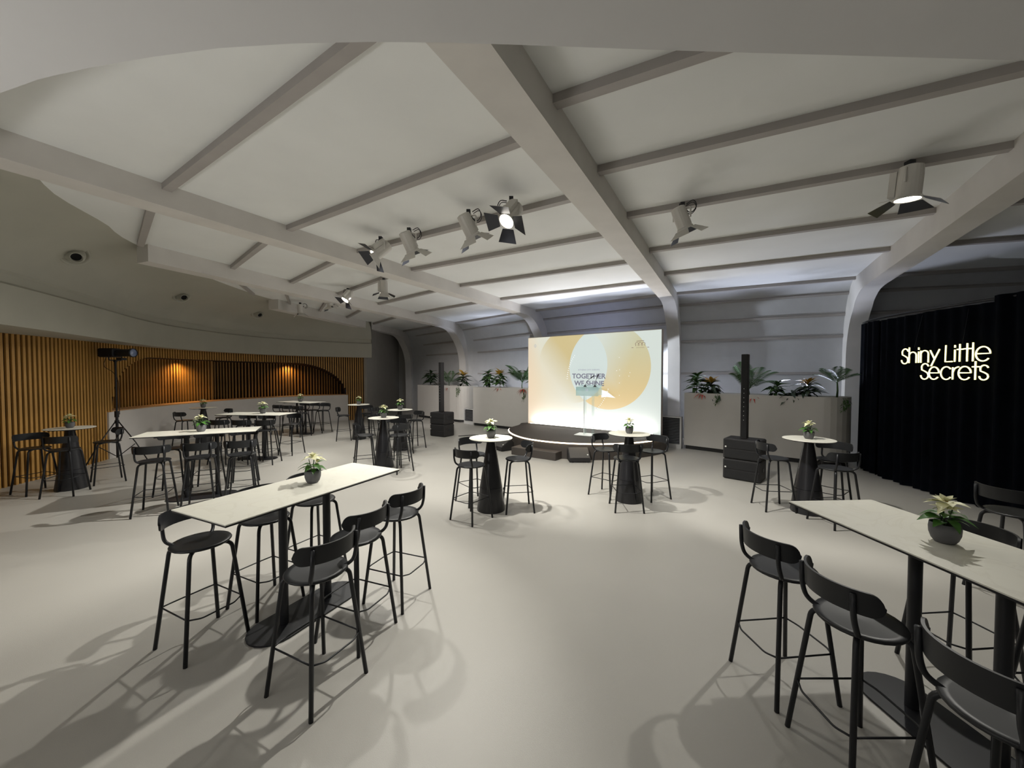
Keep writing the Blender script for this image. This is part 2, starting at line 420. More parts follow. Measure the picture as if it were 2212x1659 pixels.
for a, b in zip(ss, ss[1:]):
    za = arch(a); zb = arch(b); za = 0 if za is None else za; zb = 0 if zb is None else zb
    if (za == 0) != (zb == 0): za = zb = max(za, zb)
    pa, _, na = wpos(a); pb, _, nb = wpos(b)
    pa = pa+na*.03; pb = pb+nb*.03
    mb.add([(pa.x, pa.y, za), (pb.x, pb.y, zb), (pb.x, pb.y, 3.0), (pa.x, pa.y, 3.0)], [(0, 1, 2, 3)], 0, True)
wall_left = struct(mb.build('wall_left', M['woodback']))
ubox = MB().box((0, 0, .5), (.046, .034, 1)).mesh('slat', M['wood'])
def slat(p, t, z0, z1, parent):
    o = link('slat', ubox, parent, (p.x, p.y, z0), math.atan2(t.y, t.x)); o.scale = (1, 1, z1-z0); return o
s = near_s(-8.7, 2.6)
while s < WLEN:
    z = arch(s); p, t, n_ = wpos(s)
    slat(p, t, 0.0 if z is None else z, 2.95, wall_left); s += .088
# niche tunnel and its back wall
def boff(s): return .75 if s < S0+4.1 else 1.5
mb = MB(); K = 120
for k in range(K):
    a = S0+(S1-S0)*k/K; b = S0+(S1-S0)*(k+1)/K
    za = arch(a) or CT; zb = arch(b) or CT
    pa, _, na = wpos(a); pb, _, nb = wpos(b); oa = boff(a); ob = boff(b)
    qa = pa+na*(oa+.05); qb = pb+nb*(ob+.05)
    mb.add([(pa.x, pa.y, za), (pb.x, pb.y, zb), (qb.x, qb.y, AT+.3 if oa == ob else AT+.3), (qa.x, qa.y, AT+.3)][:2]+[(qb.x, qb.y, zb), (qa.x, qa.y, za)], [(0, 1, 2, 3)], 0, True)
    mb.add([(qa.x, qa.y, 0), (qb.x, qb.y, 0), (qb.x, qb.y, AT+.1), (qa.x, qa.y, AT+.1)], [(0, 1, 2, 3)])
mb.build('niche_lining', M['woodback'], wall_left)
s = S0+.08
while s < S1-.05:
    p, t, n_ = wpos(s); o_ = boff(s); z = arch(s) or CT
    if z-1.0 > .12: slat(p+n_*o_, t, .95, z, wall_left)
    s += .088 if True else 0
pc, tc_, nc_ = wpos(S0+4.1)
for k in range(8):
    slat(pc+nc_*(.79+k*.088), nc_, .95, AT, wall_left)
# white curved counter filling the niche base
mb = MB(); fr = []; bk = []; ft = []
for k in range(61):
    s_ = S0-.18+(S1-S0+.25)*k/60; p, t, n_ = wpos(s_)
    fr.append(p-n_*.045); bk.append(p+n_*.5); ft.append(p+n_*.0)
mb.grid([[Vector((p.x, p.y, z)) for p in fr] for z in (0, CT-.02, CT)])
mb.grid([[Vector((p.x, p.y, CT)) for p in fr], [Vector((p.x, p.y, CT)) for p in bk]], smooth=False)
mb.grid([[Vector((p.x, p.y, CT)) for p in bk], [Vector((p.x, p.y, 0)) for p in bk]])
for q in (0, -1):
    mb.add([(fr[q].x, fr[q].y, 0), (bk[q].x, bk[q].y, 0), (bk[q].x, bk[q].y, CT), (fr[q].x, fr[q].y, CT)], [(0, 1, 2, 3)])
ctr = thing('bar_counter', 'long white curved counter front below the arched slatted niche', 'counter', (fr[30].x, fr[30].y, 0))
def under(o, par):
    o.parent = par; o.matrix_parent_inverse = Matrix.Translation(par.location).inverted(); return o
under(mb.build('counter_body', M['counter']), ctr)
mb = MB()
mb.grid([[Vector((p.x, p.y, z)) for p in ft] for z in (CT, CT+.022)]); mb.grid([[Vector((p.x, p.y, CT+.022)) for p in ft], [Vector((p.x, p.y, CT+.022)) for p in bk]], smooth=False)
under(mb.build('wooden_ledge', M['trim']), ctr)
# downlights inside the niche
for s_, of, pw in ((S0+2.95, .50, 17), (S1-1.75, 1.30, 14)):
    p, t, n_ = wpos(s_); q = p+n_*of; z = (arch(s_) or 2.4)-.012
    o = MB().lathe([(.03, 0), (.055, 0), (.055, .02)], 16).lathe([(.0, .004), (.034, .004)], 16, mi=1).build('recessed_downlight', [M['dark_in'], M['niche_lamp']], None, (q.x, q.y, z-.01))
    tag(o, 'small recessed downlight in the %s of the slatted niche' % ('left part' if pw == 17 else 'right part'), 'downlight')
    spot((q.x, q.y, z-.03), (q.x+n_.x*.12, q.y+n_.y*.12, 0), pw*3.2, (1, .56, .20), 150, 1, .05)

# dark end wall between the slats and the far vault; side walls closing the hall
mb = MB(); mb.box((-6.42, 19.3, 2.2), (.12, 4.9, 4.6)); mb.box((-5.7, 21.7, 2.2), (1.6, .12, 4.6))
struct(mb.build('wall_end', M['dwall']))
mb = MB(); mb.box((13.6, 2.0, 2.2), (.1, 16, 4.6)); struct(mb.build('wall_right', M['wall']))
mb = MB(); mb.box((2, -4.9, 2.2), (24, .1, 4.6)); struct(mb.build('wall_front', M['wall']))

# ------------------------------------------------------------------ planters
def planter(label, A, B, depth, round_b, round_a=False, H=1.5):
    A = Vector(A); B = Vector(B); d = (B-A).normalized(); n_ = Vector((-d.y, d.x)); L = (B-A).length
    t = thing('planter', label, 'planter', (A.x, A.y, 0), math.atan2(d.y, d.x), 'pale planters along the vault')
    def outline(i, z0=0):
        r = .42; P = []
        if round_a:
            for k in range(7): a = PI+PI/2*k/6; P.append((r+(r-i)*math.cos(a), r+(r-i)*math.sin(a)))
        else: P.append((i, i))
        if round_b:
            for k in range(7): a = -PI/2+PI/2*k/6; P.append((L-r+(r-i)*math.cos(a), r+(r-i)*math.sin(a)))
        else: P.append((L-i, i))
        P += [(L-i, depth-i), (i, depth-i)]
        return P
    def shell(i, j, z0, z1, m, name):
        mb = MB(); O = outline(i); I = outline(i+j); n = len(O)
        vs = [(x, y, z0) for x, y in O]+[(x, y, z1) for x, y in O]+[(x, y, z1) for x, y in I]+[(x, y, z1-.2) for x, y in I]
        for l in range(3): mb.add(vs, [(l*n+k, l*n+(k+1) % n, (l+1)*n+(k+1) % n, (l+1)*n+k) for k in range(n)], 0, False)
        return mb.build(name, m, t)
    shell(0, .03, .10, H, M['planter'], 'body')
    mb = MB(); mb.prism(outline(.035), 0, .10); mb.build('plinth', M['plinth'], t)
    mb = MB(); mb.prism(outline(.031), H-.12, H-.06); mb.build('soil', M['soil'], t)
    return t
planter('pale planter farthest left, behind the left line array speaker', (-4.42, 17.98), (-1.98, 15.7), .8, True)
planter('pale planter between the left loudspeaker stack and the big screen', (-1.52, 15.0), (1.75, 12.35), .8, False)
planter('long pale planter right of the screen, behind the right loudspeaker stack', (4.62, 10.3), (7.06, 8.02), .8, True)

def vent(label, A, B, H):
    A = Vector(A); B = Vector(B); d = B-A; L = d.length
    t = thing('vent_panel', label, 'vent', (A.x, A.y, 0), math.atan2(d.y, d.x), 'white framed vents')
    mb = MB()
    mb.box((.02, 0, H/2), (.04, .05, H)).box((L-.02, 0, H/2), (.04, .05, H)).box((L/2, 0, H-.02), (L-.08, .05, .04)).box((L/2, 0, .06), (L-.08, .05, .12), mi=0)
    mb.build('frame', M['vent'], t)
    bl = MB().box((0, 0, 0), (L-.08, .035, .02)).mesh('blade', M['ventslat'])
    k = .15
    while k < H-.06: link('blade', bl, t, (L/2, 0, k)); k += .042
    MB().box((L/2, .06, H/2), (L, .02, H)).build('back_plate', M['grille'], t)
    return t
vent('white framed vent grille between the screen and the right planter', (4.08, 10.60), (4.52, 10.22), .86)
vent('white framed vent grille in the gap between the two left planters', (-1.93, 15.55), (-1.5, 15.15), .62)
# ------------------------------------------------------------------ stage, screen, lectern
st = thing('stage', 'low dark half-round stage with a glowing edge strip in front of the screen', 'stage', (2.2, 10.8, 0))
fo = catmull([(.30, 12.55), (.22, 12.1), (-.07, 11.35), (.0, 10.45), (.39, 9.62), (1.09, 9.08), (1.94, 8.89), (2.87, 9.05), (3.67, 9.52), (4.05, 9.95)], 60)
poly = [(p.x-2.2, p.y-10.8) for p in fo]+[(3.95-2.2, 10.12-10.8), (.55-2.2, 12.62-10.8)]
MB().prism(poly, 0, .40, 0, 1).build('platform', [M['stage'], M['stageside']], st)
mb = MB(); mb.tube([Vector((p.x-2.2, p.y-10.8, .375)) + Vector((p.x-2.0, p.y-11.2, 0)).normalized()*.012 for p in fo[8:58]], .016, 6)
mb.build('led_strip', M['ledstrip'], st)['label'] = 'warm glowing light strip'
sd = unit(3.36, -2.47); sn = Vector((-sd.y, sd.x)); SL = 4.17; srz = math.atan2(sd.y, sd.x)
scr = thing('screen', 'large lit screen with golden crescents and the words TOGETHER WE SHINE', 'screen', (.53, 12.5, 0), srz)
MB().box((SL/2, .10, 1.59), (SL, .16, 3.18)).build('cabinet', mat('screen_side', (.42, .37, .32), .6), scr)
mb = MB().add([(0, 0, 0), (SL, 0, 0), (SL, 0, 2.76), (0, 0, 2.76)], [(0, 1, 2, 3)]); mb.box((SL/2, .009, 1.38), (SL-.002, .016, 2.758), mi=1)
face = mb.build('picture', [M['screen'], M['stage']], scr, (0, 0, .40)); face.location = (0, .0, .40)
def text(body, width, height, loc, m, name, par, bold=.0, rot=0, align='CENTER'):
    cu = bpy.data.curves.new(name, 'FONT'); cu.body = body; cu.align_x = align; cu.offset = bold; cu.size = 1; cu.extrude = .004; cu.resolution_u = 3
    o = bpy.data.objects.new(name, cu); C.objects.link(o)
    dg = bpy.context.evaluated_depsgraph_get(); me = bpy.data.meshes.new_from_object(o.evaluated_get(dg)); bpy.data.objects.remove(o)
    xs = [v.co.x for v in me.vertices]; ys = [v.co.y for v in me.vertices]; x0, x1, y0, y1 = min(xs), max(xs), min(ys), max(ys)
    for v in me.vertices:
        x = (v.co.x-x0)/(x1-x0)*width-width/2; y = (v.co.y-y0)/(y1-y0)*height
        v.co = (x*math.cos(rot)-y*math.sin(rot), v.co.z*-1, x*math.sin(rot)+y*math.cos(rot))
    me.materials.append(m); o = link(name, me, par, loc); return o
text('TOGETHER', 1.06, .15, (2.12, -.006, 1.865), M['text'], 'heading_text', scr, .022)
text('WE SHINE', .94, .15, (2.13, -.006, 1.655), M['text'], 'heading_text', scr, .022)
text('ATHENS CITY EVENTS', .68, .045, (2.12, -.006, 2.10), M['textlight'], 'small_text', scr, .01)
# small emblems: diamond mark upper left, arched building mark upper right, star dots, paper curl
mb = MB()
for (a, b) in (((0, .06), (.05, 0)), ((.05, 0), (0, -.06)), ((0, -.06), (-.05, 0)), ((-.05, 0), (0, .06)), ((0, .03), (.025, 0)), ((.025, 0), (0, -.03)), ((0, -.03), (-.025, 0)), ((-.025, 0), (0, .03))):
    mb.tube([(a[0], 0, a[1]), (b[0], 0, b[1])], .0035, 4)
mb.build('emblem', M['textlight'], scr, (.27, -.006, 2.90))
mb = MB()
for cx in (-.09, 0, .09):
    mb.tube([(cx+.042*math.cos(a), 0, .055*math.sin(a)) for a in [PI*k/8 for k in range(9)]], .006, 4)
    mb.tube([(cx-.03, 0, -.04), (cx-.03, 0, 0)], .006, 4); mb.tube([(cx+.03, 0, -.04), (cx+.03, 0, 0)], .006, 4)
mb.tube([(-.10, 0, .085), (.10, 0, .095)], .008, 4); mb.box((-.21, 0, -.085), (.05, .004, .012)).box((.21, 0, -.085), (.05, .004, .012)).box((0, 0, -.09), (.22, .002, .006))
mb.build('emblem', mat('emblem_ink', (0, 0, 0), 1, emis=(.22, .14, .12), estr=1, spec=0), scr, (3.62, -.006, 2.80))
mb = MB(); mb.add([(0, 0, .10), (.16, 0, .06), (.42, 0, -.12), (.16, 0, -.10), (0, 0, -.12)], [(0, 1, 2, 3, 4)]); mb.box((.1, .003, 0), (.16, .002, .10))
mb.build('paper_curl', M['textwhite'], scr, (2.52, -.006, 1.45))
mb = MB()
for k in range(16):
    a = random.uniform(0, 2*PI); r = random.uniform(.3, 1.1); x = 2.75+r*math.cos(a)*.9; z = 1.8+r*math.sin(a)*.95
    if x < 2.75: continue
    mb.box((x, 0, z), (.016, .003, .016), R=Matrix.Rotation(PI/4, 3, 'Y'))
for k in range(13):     # small lettering strokes that follow the lens edge
    a = PI*(.80+.20*k/13); mb.box((2.70+1.28*math.cos(a), 0, 1.80+1.28*math.sin(a)), (.018, .003, .028), R=Matrix.Rotation(-a+PI/2, 3, 'Y'))
    a = -PI*(.08+.20*k/13); mb.box((1.55+1.21*math.cos(a), 0, 1.87+1.21*math.sin(a)), (.018, .003, .028), R=Matrix.Rotation(-a+PI/2, 3, 'Y'))
mb.build('star_marks', M['textwhite'], scr, (0, -.006, 0))
# uplight batten lying along the foot of the screen
bp = thing('light_batten', 'thin white light batten lying on the stage along the foot of the screen', 'light', (.53-sn.x*.12, 12.5-sn.y*.12, .40), srz)
MB().box((SL/2, 0, .015), (SL-.3, .04, .03)).build('housing', M['white'], bp)
MB().box((SL/2, 0, .033), (SL-.34, .025, .006)).build('diffuser', mat('batten_diffuser', (1, 1, 1), .5, emis=(1, .95, .9), estr=8), bp)
cx = Vector((.53, 12.5))+sd*SL/2-sn*.12
a_ = area((cx.x, cx.y, .445), (cx.x-sn.x*.10, cx.y-sn.y*.10, 3), SL-.4, 95, (1, .95, .90), .03)
a_.rotation_euler = Matrix((( sd.x, -sn.x, sn.x*.12), (sd.y, -sn.y, sn.y*.12), (0, .12, -1))).to_euler()
# unseen area light added at the screen top: cool wash on the ceiling
cu_ = Vector((.53, 12.5))+sd*SL/2-sn*.16
b_ = area((cu_.x, cu_.y, 3.16), (cu_.x-sn.x*.7, cu_.y-sn.y*.7, 4.3), SL-.3, 10, COOL, .06)
v = Vector((-sn.x*.75, -sn.y*.75, 1)).normalized(); zax = -v; xax = Vector((sd.x, sd.y, 0)); yax = zax.cross(xax)
b_.rotation_euler = Matrix((xax, yax, zax)).transposed().to_euler()
# step, floor monitors
def thing_box(name, label, cat, A, B, depth, H, m, group=None):
    A = Vector(A); B = Vector(B); d = B-A; L = d.length
    o = MB().box((L/2, depth/2, H/2), (L, depth, H), bev=.01).build(name, m, None, (A.x, A.y, 0), math.atan2(d.y, d.x))
    return tag(o, label, cat, group)
thing_box('stage_step', 'low dark carpeted step block at the front left of the stage', 'step', (-.02, 9.52), (1.0, 8.80), .5, .19, M['stageside'])
def wedge(label, loc, rz):
    t = thing('floor_monitor', label, 'speaker', (*loc, 0), rz, 'black wedge monitors before the stage')
    mb = MB(); P = [(-.18, .02), (.20, .02), (.20, .20), (.12, .30), (-.18, .09)]
    n = len(P); vs = [(-.24, y, z) for y, z in P]+[(.24, y, z) for y, z in P]
    mb.add(vs, [tuple(range(n-1, -1, -1)), tuple(range(n, 2*n))]+[(k, (k+1) % n, n+(k+1) % n, n+k) for k in range(n)])
    mb.box((-.15, 0, .01), (.05, .3, .02)).box((.15, 0, .01), (.05, .3, .02))
    mb.build('cabinet', M['spk'], t)
    a = math.atan2(.21, .30); R = Matrix.Rotation(a, 3, 'X')
    MB().box((0, -.035, .20), (.44, .33, .012), R=R).build('grille', mat('monitor_grille', (.07, .065, .06), .6, bump=.4, bscale=400), t)
    MB().box((.19, -.10, .165), (.03, .03, .01), R=R).build('badge', M['badge'], t)
    return t
wedge('black wedge floor monitor in front of the stage centre', (1.53, 8.80), .0)
wedge('black wedge floor monitor at the left tip of the stage', (-.25, 10.15), -1.0)

# lectern of clear acrylic with base plate
lc = thing('lectern', 'clear acrylic lectern with a white base plate standing on the stage', 'lectern', (2.02, 10.12, .40), srz+.12)
MB().box((0, -.05, .008), (.62, .44, .016), bev=.004).build('base_plate', M['acrylic_white'], lc)
MB().box((-.10, 0, .55), (.025, .16, 1.07)).box((.12, 0, .55), (.02, .16, 1.07)).build('upright', M['acrylic'], lc)
MB().box((-.10, -.08, .55), (.012, .012, 1.07)).build('upright_edge', M['acrylic_white'], lc)
R_ = Matrix.Rotation(.35, 3, 'X')
mb = MB().box((0, -.14, 1.15), (.60, .02, .24)).box((0, .04, 1.24), (.60, .38, .02), R=R_).box((-.295, .03, 1.15), (.012, .3, .2)).box((.295, .03, 1.15), (.012, .3, .2))
mb.build('reading_box', M['frost'], lc)
mb = MB()
for q in range(4): mb.box((-.02+(q % 2)*.035, -.153, 1.17+(q//2)*.035), (.026, .004, .026))
mb.build('emblem', M['textlight'], lc)
def mic(label, loc, tip):
    t = thing('gooseneck_microphone', label, 'microphone', loc, 0, 'gooseneck microphones on the lectern')
    MB().lathe([(.045, 0), (.045, .012), (.02, .028), (.012, .05)], 14).build('base', M['black'], t)
    tip = Vector(tip); P = [Vector((0, 0, .04)).lerp(tip, k/8)+Vector((0, 0, math.sin(PI*k/8)*.025)) for k in range(9)]
    MB().tube(P, .005, 6).build('gooseneck', M['black'], t)
    d = (P[-1]-P[-2]).normalized(); MB().tube([tip, tip+d*.05, tip+d*.13], [.010, .013, .012], 8).build('capsule', M['black'], t)
mic('gooseneck microphone leaning right, on the left of the lectern', (1.93, 10.16, 1.665), (.14, .0, .22))
mic('upright gooseneck microphone on the right of the lectern', (2.16, 10.02, 1.665), (.045, .0, .22))

# ------------------------------------------------------------------ loudspeakers
def sub(label, loc, rz, grp, W=.62, D=.48, H=.385):
    t = thing('subwoofer', label, 'speaker', loc, rz, grp)
    MB().box((W/2, D/2, H/2), (W, D, H-.004), bev=.018).build('cabinet', M['spk'], t)
    MB().box((W/2, -.004, H*.27), (W-.05, .014, H*.40), bev=.004).box((W/2, -.004, H*.73), (W-.05, .014, H*.40), bev=.004).build('grille', M['grille'], t)
    MB().box((.05, -.013, H*.60), (.026, .006, .026)).build('badge', M['badge'], t)
    for x in (0-.002, W+.002): MB().box((x, D*.5, H*.55), (.008, .14, .07), bev=.003).build('handle', M['char'], t)
    return t
def column(label, loc, rz, H=1.6):
    t = thing('column_speaker', label, 'speaker', loc, rz, 'slim column speakers')
    MB().box((0, .03, H/2), (.11, .14, H), bev=.006).build('cabinet', M['spk'], t)
    MB().box((0, -.043, H/2+.01), (.095, .010, H-.03)).build('grille', M['grille'], t)
    dd = MB().box((0, 0, 0), (.008, .004, .012)).mesh('driver_dot', M['badge'])
    for k in range(8): link('driver_dot', dd, t, (.0, -.050, .35+k*.085))
    return t
ra = math.atan2(-.43, .44)
sub('black subwoofer at the right, lower one of its stack of two', (4.06, 7.37, 0), ra, 'subwoofers of the right stack')
sub('black subwoofer at the right, upper one of its stack of two', (4.06, 7.37, .388), ra, 'subwoofers of the right stack')
column('tall slim column speaker on the right subwoofer stack', (4.43, 7.32, .776), ra)
la = math.atan2(-.30, .48)
sub('black subwoofer at the left, lower one of its stack of two', (-2.66, 12.42, 0), la, 'subwoofers of the left stack')
sub('black subwoofer at the left, upper one of its stack of two', (-2.66, 12.42, .388), la, 'subwoofers of the left stack')
column('tall slim column speaker on the left subwoofer stack', (-2.30, 12.42, .776), la)
mb = MB(); mb.tube(catmull([(-1.72, 12.3, .012), (-1.2, 12.5, .012), (-.5, 12.6, .012), (.2, 12.65, .012)], 14), .012, 6)
tag(mb.build('floor_cable', M['black']), 'black cable on the floor from the left subwoofers to the stage', 'cable')

# ------------------------------------------------------------------ right curtain and neon sign
cur = thing('curtain', 'tall black pleated curtain along the right side behind the neon words', 'curtain', (7.1, 6, 0))
cp = catmull([(7.55, 8.35), (7.3, 7.9), (7.12, 7.3), (7.02, 6.6), (7.0, 5.8), (7.05, 4.9), (7.12, 3.8), (7.15, 2.4)], 421)
def cpanel(k0, k1, zt, amp, seed):
    k0 = max(0, k0-4)
    rnd = random.Random(seed); rows = []; ph = rnd.uniform(0, 6)
    for z, sc_ in ((0.01, 1.5), (1.0, 1.25), (2.0, 1.0), (zt-.08, .85), (zt, .8)):
        row = []
        for k in range(k0, k1+1):
            p = cp[k]; t = (cp[min(k+1, 420)]-cp[max(0, k-1)]).normalized(); n_ = Vector((t.y, -t.x))
            a = amp*sc_*(math.sin(k*.45+ph)+.6*math.sin(k*.23+ph*2)); q = p+n_*a*-1
            row.append(Vector((q.x-7.1, q.y-6, z+0)))
        rows.append(row)
    MB().grid(rows).build('curtain_panel', M['cloth'], cur)
cpanel(0, 62, 3.06, .022, 1); cpanel(62, 130, 3.04, .026, 2); cpanel(130, 200, 3.05, .026, 3); cpanel(200, 300, 3.14, .03, 4); cpanel(300, 420, 3.16, .03, 5)
MB().tube([(p.x-7.1+.05, p.y-6, 3.1) for p in cp[::20]], .02, 8).build('curtain_rail', M['black'], cur)
ns = thing('neon_sign', 'warm yellow neon words reading Shiny Little Secrets on the black curtain', 'sign', (6.86, 6.79, 0), -PI/2)
def arcp(cx, cz, rx, rz, a0, a1, n=14):
    return [(cx+rx*math.cos(math.radians(a0+(a1-a0)*k/n)), cz+rz*math.sin(math.radians(a0+(a1-a0)*k/n))) for k in range(n+1)]
def letter(*strokes):
    mb = MB(); mb2 = MB()
    for s_ in strokes:
        mb.tube([(x, 0, z) for x, z in s_], .0095, 6); mb2.tube([(x, .012, z) for x, z in s_], .010, 4)
    o = mb.build('letter', M['neon'], ns); mb2.build('tube_backing', M['white'], o)
def L_S(x0, x1, b, h):
    w_ = x1-x0; cx = (x0+x1)/2
    letter([(x, z) for x, z in arcp(cx+.005, b+h*.76, w_*.42, h*.23, 15, 180)] + [(cx-w_*.34, b+h*.60), (cx+w_*.05, b+h*.50), (cx+w_*.38, b+h*.38)] + arcp(cx, b+h*.25, w_*.46, h*.25, 10, -180)[1:])
def L_e(x0, x1, b, h):
    cx = (x0+x1)/2; r = (x1-x0)/2
    letter([(x0, b+h*.52), (x1, b+h*.52)] + arcp(cx, b+h*.5, r, h*.5, 3, 320, 24)[1:])
def L_c(x0, x1, b, h): cx = (x0+x1)/2; letter(arcp(cx+.01, b+h*.5, (x1-x0)/2, h*.5, 40, 320, 22))
def L_t(x, b, h, c0=None, c1=None):
    if c0 is None: letter([(x, b), (x, b+h)])
    else: letter([(x, b), (x, b+h)], [(c0, b+h*.70), (c1, b+h*.70)])
def L_i(x, b, h): letter([(x, b), (x, b+h*.80)], [(x, b+h*.93), (x, b+h*1.10)])
def L_n(x0, x1, b, h, H=None):
    r = (x1-x0)/2; letter([(x0, b), (x0, b+(H or h))], [(x0, b+h*.5)]+arcp(x0+r, b+h-r, r, r, 180, 0, 10)+[(x1, b)])
B1, B2 = 2.19, 1.915
L_S(.001, .121, B1-.01, .26); L_n(.135, .25, B1, .185, .27); L_i(.289, B1, .235); L_n(.325, .44, B1, .2)
letter([(.468, B1+.2), (.535, B1+.05)], [(.605, B1+.21), (.485, B1-.06)])
letter([(.695, B1+.265), (.69, B1+.005), (.79, B1+.005)]); L_i(.82, B1, .235)
L_t(.885, B1, .27, .848, .935); L_t(.981, B1, .275, .935, 1.036); L_t(1.054, B1, .28); L_e(1.09, 1.264, B1, .21)
L_S(.326, .453, B2, .26); L_e(.457, .605, B2, .20); L_c(.622, .775, B2, .20)
letter([(.798, B2), (.798, B2+.19)], [(.798, B2+.12)]+arcp(.88, B2+.12, .075, .075, 180, 90, 8)); L_e(.875, 1.035, B2, .20)
L_t(1.09, B2, .275, 1.05, 1.144); L_S(1.135, 1.25, B2, .215)
for a_, b_ in (((.70, .02, B1), (.70, .02, B2+.2)), ((.90, .02, B1), (.90, .02, B2+.2)), ((.9, .02, B1+.27), (.9, .10, 3.0)), ((.2, .02, B1+.27), (.2, .14, 3.0))): MB().tube([a_, b_], .0018, 4).build('support_wire', M['char'], ns)

# ------------------------------------------------------------------ bar stools
def make_stool():
    t = thing('bar_stool', 'x', 'stool')
    MB().lathe([(.0, .742), (.16, .738), (.182, .742), (.188, .751), (.182, .760), (.15, .756), (.0, .752)], 28, cap=False).build('seat', M['seat'], t)
    # curved pill-shaped backrest
    mb = MB(); n = 30; rows_o = []; rad = .235
    ins = []; outs = []
    for k in range(n+1):
        u = math.sin(PI*(k/n-.5)); a = math.radians(66)*u; u = abs(u); hh = .056
        e = max(0, (u-.79)/.21); hh *= math.sqrt(max(.0004, 1-e*e))
        for lst, r in ((ins, rad-.006), (outs, rad+.006)):
            x = r*math.sin(a); y = -r*math.cos(a)+.022
            lst.append((Vector((x, y, .935-hh)), Vector((x, y-.008, .935+hh))))
    mb.grid([[a for a, b in ins], [b for a, b in ins]]); mb.grid([[b for a, b in outs], [a for a, b in outs]])
    mb.grid([[b for a, b in ins], [b for a, b in outs]]); mb.grid([[a for a, b in outs], [a for a, b in ins]])
    mb.build('backrest', M['seat'], t)
    for sx in (-1, 1):
        P = smooth_poly([(sx*.158, -.178, .975), (sx*.160, -.172, .85), (sx*.158, -.150, .775), (sx*.10, -.095, .733)], .05, 5)
        MB().tube(P, .0125, 8).build('back_post', M['char'], t)
        for sy in (-1, 1):
            P = smooth_poly([(sx*.055, sy*.055, .733), (sx*.135, sy*.135, .728), (sx*.205, sy*.205, 0.0)], .045, 5)
            MB().tube(P, .0135, 8).build('leg', M['char'], t)
    MB().tube(smooth_poly([(-.1, .1, .733), (.1, -.1, .733)], .01), .01, 6).tube([(.1, .1, .733), (-.1, -.1, .733)], .01, 6).build('seat_support', M['char'], t)
    h = .30; e = .176
    for pts in (((-e, e, h), (-e*.6, e+.035, h-.012), (e*.6, e+.035, h-.012), (e, e, h)), ((-e, -e, h), (-e*.6, -e-.03, h-.012), (e*.6, -e-.03, h-.012), (e, -e, h)),
                ((e, e, h), (e, -e, h)), ((-e, e, h), (-e, -e, h))):
        MB().tube(smooth_poly(pts, .02, 3), .0055, 6).build('footrest', M['char'], t)
    return t
proto = make_stool(); used = [False]
def stool(x, y, bx, by, label, group):
    rz = math.atan2(-bx, by)+PI        # local -Y is the back
    rz = math.atan2(bx, -by)
    if not used[0]:
        used[0] = True; o = proto; o.location = (x, y, 0); o.rotation_euler = (0, 0, rz); o['label'] = label; o['group'] = group
        return o
    return dup(proto, (x, y, 0), rz, label, group)
def stools(name, group, items):
    for x, y, bx, by, pos in items: stool(x, y, bx, by, 'black stool, %s %s' % (pos, name), group)
stools('of the big front left table', 'stools at the front left table', [
    (-2.32, 2.84, -.9, .43, 'nearest the camera on the left side'), (-2.15, 3.32, -.9, .43, 'middle one on the left side'), (-1.96, 3.79, -.9, .43, 'farthest on the left side'),
    (-1.25, 2.43, .9, -.43, 'nearest the camera on the right side'), (-1.20, 2.93, .93, -.36, 'middle one on the right side'), (-1.03, 3.42, .93, -.36, 'farthest on the right side')])
stools('of the big front right table', 'stools at the front right table', [
    (1.75, 2.45, -1, -.1, 'farthest on the left side'), (1.77, 1.93, -1, .0, 'middle one on the left side'), (1.83, 1.38, -1, .0, 'nearest the camera on the left side'),
    (2.98, 2.52, 1, .08, 'farthest on the right side'), (3.02, 1.97, 1, .0, 'middle one on the right side'), (3.05, 1.40, 1, .0, 'nearest on the right side')])
stool(4.53, 3.44, -.98, -.18, 'black bar stool alone at the right edge, in front of the curtain', 'stool by the curtain')
stools('of the long table before the light stand', 'stools at the second-row long table', [
    (-5.16, 5.52, .43, -.9, 'left one on the near side'), (-4.69, 5.77, .43, -.9, 'middle one on the near side'), (-4.22, 5.98, .43, -.9, 'right one on the near side'),
    (-5.72, 6.45, -.43, .9, 'left one on the far side'), (-5.30, 6.68, -.43, .9, 'middle one on the far side'), (-4.85, 6.92, -.43, .9, 'right one on the far side')])
stools('of the third-row long table', 'stools at the third-row long table', [
    (-6.50, 8.62, 0, -1, 'left one on the near side'), (-6.0, 8.60, 0, -1, 'middle one on the near side'), (-5.48, 8.58, .1, -1, 'right one on the near side'),
    (-6.6, 9.50, 0, 1, 'left one on the far side'), (-6.1, 9.46, 0, 1, 'middle one on the far side'), (-5.52, 9.60, .25, 1, 'right one on the far side')])
stools('of the farthest long table', 'stools at the farthest long table', [
    (-7.65, 12.72, -.39, -.92, 'left one on the near side'), (-7.22, 12.53, -.39, -.92, 'middle one on the near side'), (-6.78, 12.34, -.39, -.92, 'right one on the near side'),
    (-7.4, 13.52, .39, .92, 'left one on the far side'), (-6.95, 13.35, .39, .92, 'middle one on the far side'), (-6.5, 13.18, .39, .92, 'right one on the far side')])
R1, R2, R3, R4, R5, R6, R7, R8 = (-.31, 5.64), (1.85, 6.05), (4.29, 5.54), (-2.76, 8.25), (-2.95, 10.12), (-4.72, 11.83), (-7.70, 6.68), (-8.62, 10.72)
stools('of the round table left of the wedge monitor', 'stools at the centre left round table', [
    (-.56, 5.27, -.6, -.8, 'near left one'), (-.60, 5.97, -.6, .8, 'far left one'), (.09, 5.65, 1, .15, 'right one')])
stools('of the round table before the stage right', 'stools at the centre right round table', [
    (1.56, 6.34, -.7, .7, 'far left one'), (1.70, 5.68, -.05, -1, 'near one seen from behind'), (2.27, 6.20, .9, .4, 'right one')])
